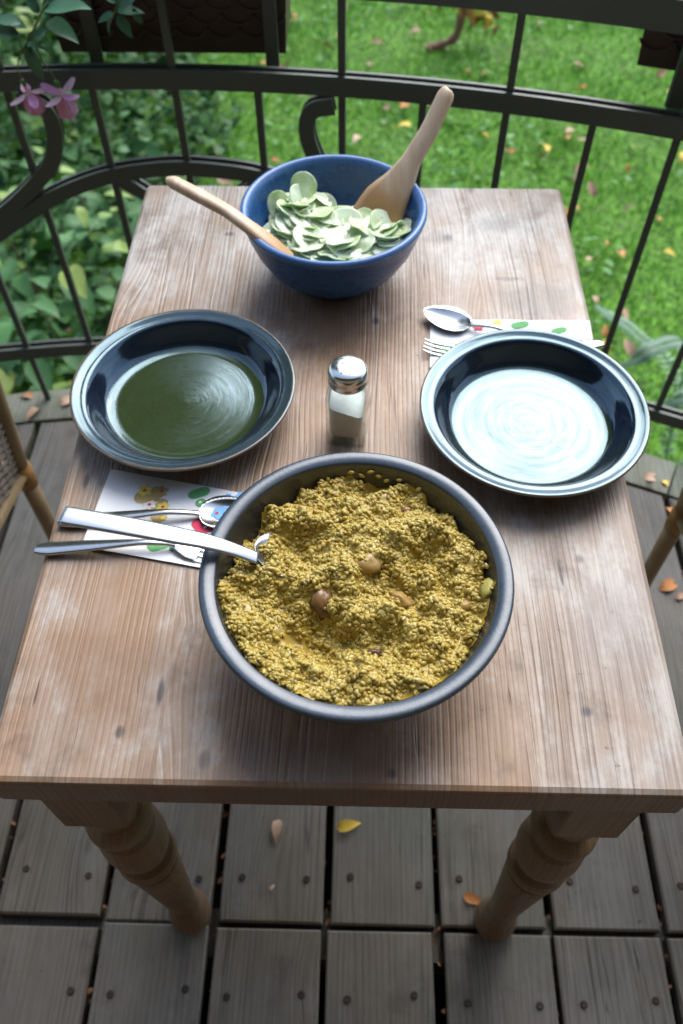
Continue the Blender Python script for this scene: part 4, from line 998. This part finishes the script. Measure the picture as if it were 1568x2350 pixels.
shrub('shrub', 'dark green bush in the upper left corner behind the leaves', (-3.1,6.6), .9, (-1.1,.2), 110, .17, .45, 7)
# fern: silvery fronds by the right rail
MAT['fern'] = leafmat('silvery fern', (.10,.20,.12), (.22,.33,.23), .5, 10)
fe = empty('fern', (1.25,1.35,GZ)); tag(fe, 'silvery green fern fronds outside the railing on the right', 'fern')
pin = leaf_mesh('pinna', MAT['fern'], 3, .3, .2, .4)
def frond(P, L0, name='frond'):
    P = catmull([Vector(p_)-fe.location for p_ in P], 12); n = len(P)
    mb = MB(); mb.tube(P, list(np.linspace(.004,.001,n)), 5)
    for i in range(4, n):
        t_ = i/(n-1); tg = (P[min(i+1,n-1)]-P[i-1]).normalized(); sd_ = tg.cross(Vector((0,0,1))).normalized(); L = L0*(math.sin(math.pi*min(1,.12+.88*t_))**.7)+.008
        for s_ in (-1, 1):
            d = (sd_*s_+tg*.55+Vector((0,0,-.15))).normalized(); x_ = d.cross(Vector((0,0,1))).normalized(); z_ = x_.cross(d)
            m = Matrix((x_, d, z_)).transposed()
            mb.add([P[i]+m @ (Vector(v.co)*L) for v in pin.vertices], [tuple(p_.vertices) for p_ in pin.polygons])
    mb.build(name, MAT['fern'], fe)
b_ = (1.22,1.35,GZ)
frond([b_, at_z(1568,860,-.75), at_z(1568,784,-.5), at_z(1500,795,-.47), at_z(1460,822,-.5), at_z(1405,842,-.56)], .035)
frond([b_, (1.35,1.5,-.7), at_z(1600,900,-.55), at_z(1540,920,-.58), at_z(1500,940,-.65)], .035)
frond([b_, (1.2,1.6,-.8), at_z(1460,760,-.8), at_z(1400,720,-.85), at_z(1370,700,-.95)], .04)
frond([b_, (1.5,1.6,-.7), (1.7,1.7,-.7), (1.9,1.75,-.9)], .035)
frond([b_, (1.0,1.2,-.8), (.85,1.05,-.75), (.75,.95,-.85)], .035)
# withered plant on a stake
wp = at_z(1045,118,GZ); e = empty('withered_plant', (wp.x, wp.y, GZ)); tag(e, 'withered red brown plant tied to a thin stake on the lawn', 'plant')
MAT['dry'] = plain('dry red brown stem', (.17,.07,.045), .7, 0, .4, 30)
MB().tube(catmull([Vector((-.20,-.02,.03)), Vector((-.10,0,.04)), Vector((0,.02,.10)), Vector((.03,.05,.30)), Vector((.04,.05,.48))], 5), [.02+.018*abs(math.sin(i*.9))*(.4+.6*i/20) for i in range(21)], 8).build('stem', MAT['dry'], e)
MB().tube([(.09,.06,-.02),(.095,.06,.85)], .005, 6).build('stake', MAT['iron'], e)
for k in range(34):
    link('leaf', FL[random.choice(['brown','orange','pale','brown'])][k % 2], e, (random.uniform(-.08,.12), .04+random.uniform(-.05,.05), random.uniform(.28,.62)), (random.uniform(-1.8,-.6), random.gauss(0,.5), random.uniform(0,6.28)), random.uniform(.10,.17))
wp2 = at_z(1110,108,GZ); e = empty('withered_plant', (wp2.x, wp2.y, GZ)); tag(e, 'small dry brown plant standing right of the staked one on the lawn', 'plant')
MB().tube(catmull([Vector((0,0,-.02)), Vector((.01,0,.18)), Vector((-.02,.01,.42))], 5), .004, 6).build('stem', MAT['dry'], e)
for k in range(12): link('leaf', FL[random.choice(['brown','yellow','brown'])][k % 2], e, (random.gauss(0,.04), random.gauss(0,.03), random.uniform(.1,.26)), (random.uniform(-1.5,-.3), random.gauss(0,.5), random.uniform(0,6.28)), random.uniform(.07,.12))

# ------------------------------------------------------------------ leaves lying on the deck
def deck_leaf(px, k, s, rz, label, rx=0.0):
    q = at_z(*px, .006); o = link('dead_leaf', FL[k][0], None, q, (rx, .15, rz), s); tag(o, label, 'leaf'); return o
deck_leaf((78,912),'brown',.05,1.2,'brown leaf on the mossy deck edge at far left')
deck_leaf((92,935),'pale',.05,2.6,'pale curled leaf on the mossy deck edge beside the bar foot',.2)
deck_leaf((135,930),'pale',.05,-1.0,'narrow pale leaf on the deck edge left of the green plate',.3)
deck_leaf((1475,1097),'pale',.05,-1.4,'pale leaf beside the table corner under the right plate')
deck_leaf((1535,1115),'yellow',.028,.5,'tiny yellow leaf on the deck right of the table')
deck_leaf((1560,1195),'orange',.05,.3,'orange leaf behind the cane chair leg')
deck_leaf((1515,1352),'orange',.055,-1.1,'orange brown leaf on the deck below the cane chair leg')
deck_leaf((1550,1372),'pale',.03,-1.2,'small pale leaf beside the orange one on the right')
deck_leaf((640,1878),'pale',.038,3.1,'thin pale leaf on the boards under the table front',.3)
deck_leaf((770,1900),'yellow',.042,-1.35,'curled yellow leaf on the boards below the table middle',.2)
deck_leaf((1062,2054),'orange',.035,-1.9,'small orange leaf beside the right table leg')
deck_leaf((618,2042),'pale',.012,-.8,'white scrap on the boards right of the left table leg')
deck_leaf((45,1655),'pale',.045,-.6,'pale dry leaf on the boards at the left edge')
# bits of litter caught in the gaps between the boards
pts = []
for i in range(-4, 5):
    for k in range(34): pts.append((seam0+i*PITCH+random.gauss(0,.003), random.uniform(-.7,.62), -.014+random.uniform(-.008,.006)))
o = leaf_mass('deck_litter', np.array(pts), .012, MAT['fall_brown'], .5, .5); tag(o, 'dry leaf litter caught in the gaps between the boards', 'litter', kind='stuff')

# ------------------------------------------------------------------ big tree in the garden, seen in the plates
tr = empty('tree', (-4.6, 8.8, GZ)); tag(tr, 'tall garden tree mirrored in the left plate', 'tree')
def limb(P, r0, r1, name): P = catmull([Vector(p_) for p_ in P], 5); MB().tube(P, list(np.linspace(r0, r1, len(P))), 10).build(name, MAT['bark'], tr)
limb([(0,0,-.1),(.1,.05,2.5),(-.05,.2,5),(.1,.1,8),(0,0,12)], .28, .05, 'trunk')
pts = []
for k in range(16):
    a = k*2.4; z0 = 3.0+k*.55; L = 3.7-.09*k; zz = z0+1.6
    limb([(0,.1,z0),(L*.5*math.cos(a),L*.5*math.sin(a),z0+.9),(L*math.cos(a),L*math.sin(a),zz)], .07, .015, 'branch')
    for q in range(7):
        t_ = .3+.7*q/6; c_ = np.array([L*t_*math.cos(a), L*t_*math.sin(a), lerp(z0, zz, t_)+.2]); pts.append(c_+rng.normal(0, (.42,.42,.34), (560, 3)))
pts = np.concatenate(pts)
MAT['crown'] = cover_mat('tree leaves', (.03,.085,.02), (.07,.15,.035), (.14,.17,.04), 3)
leaf_mass('crown', pts, .15, MAT['crown'], .8, .6, tr)['kind'] = 'stuff'
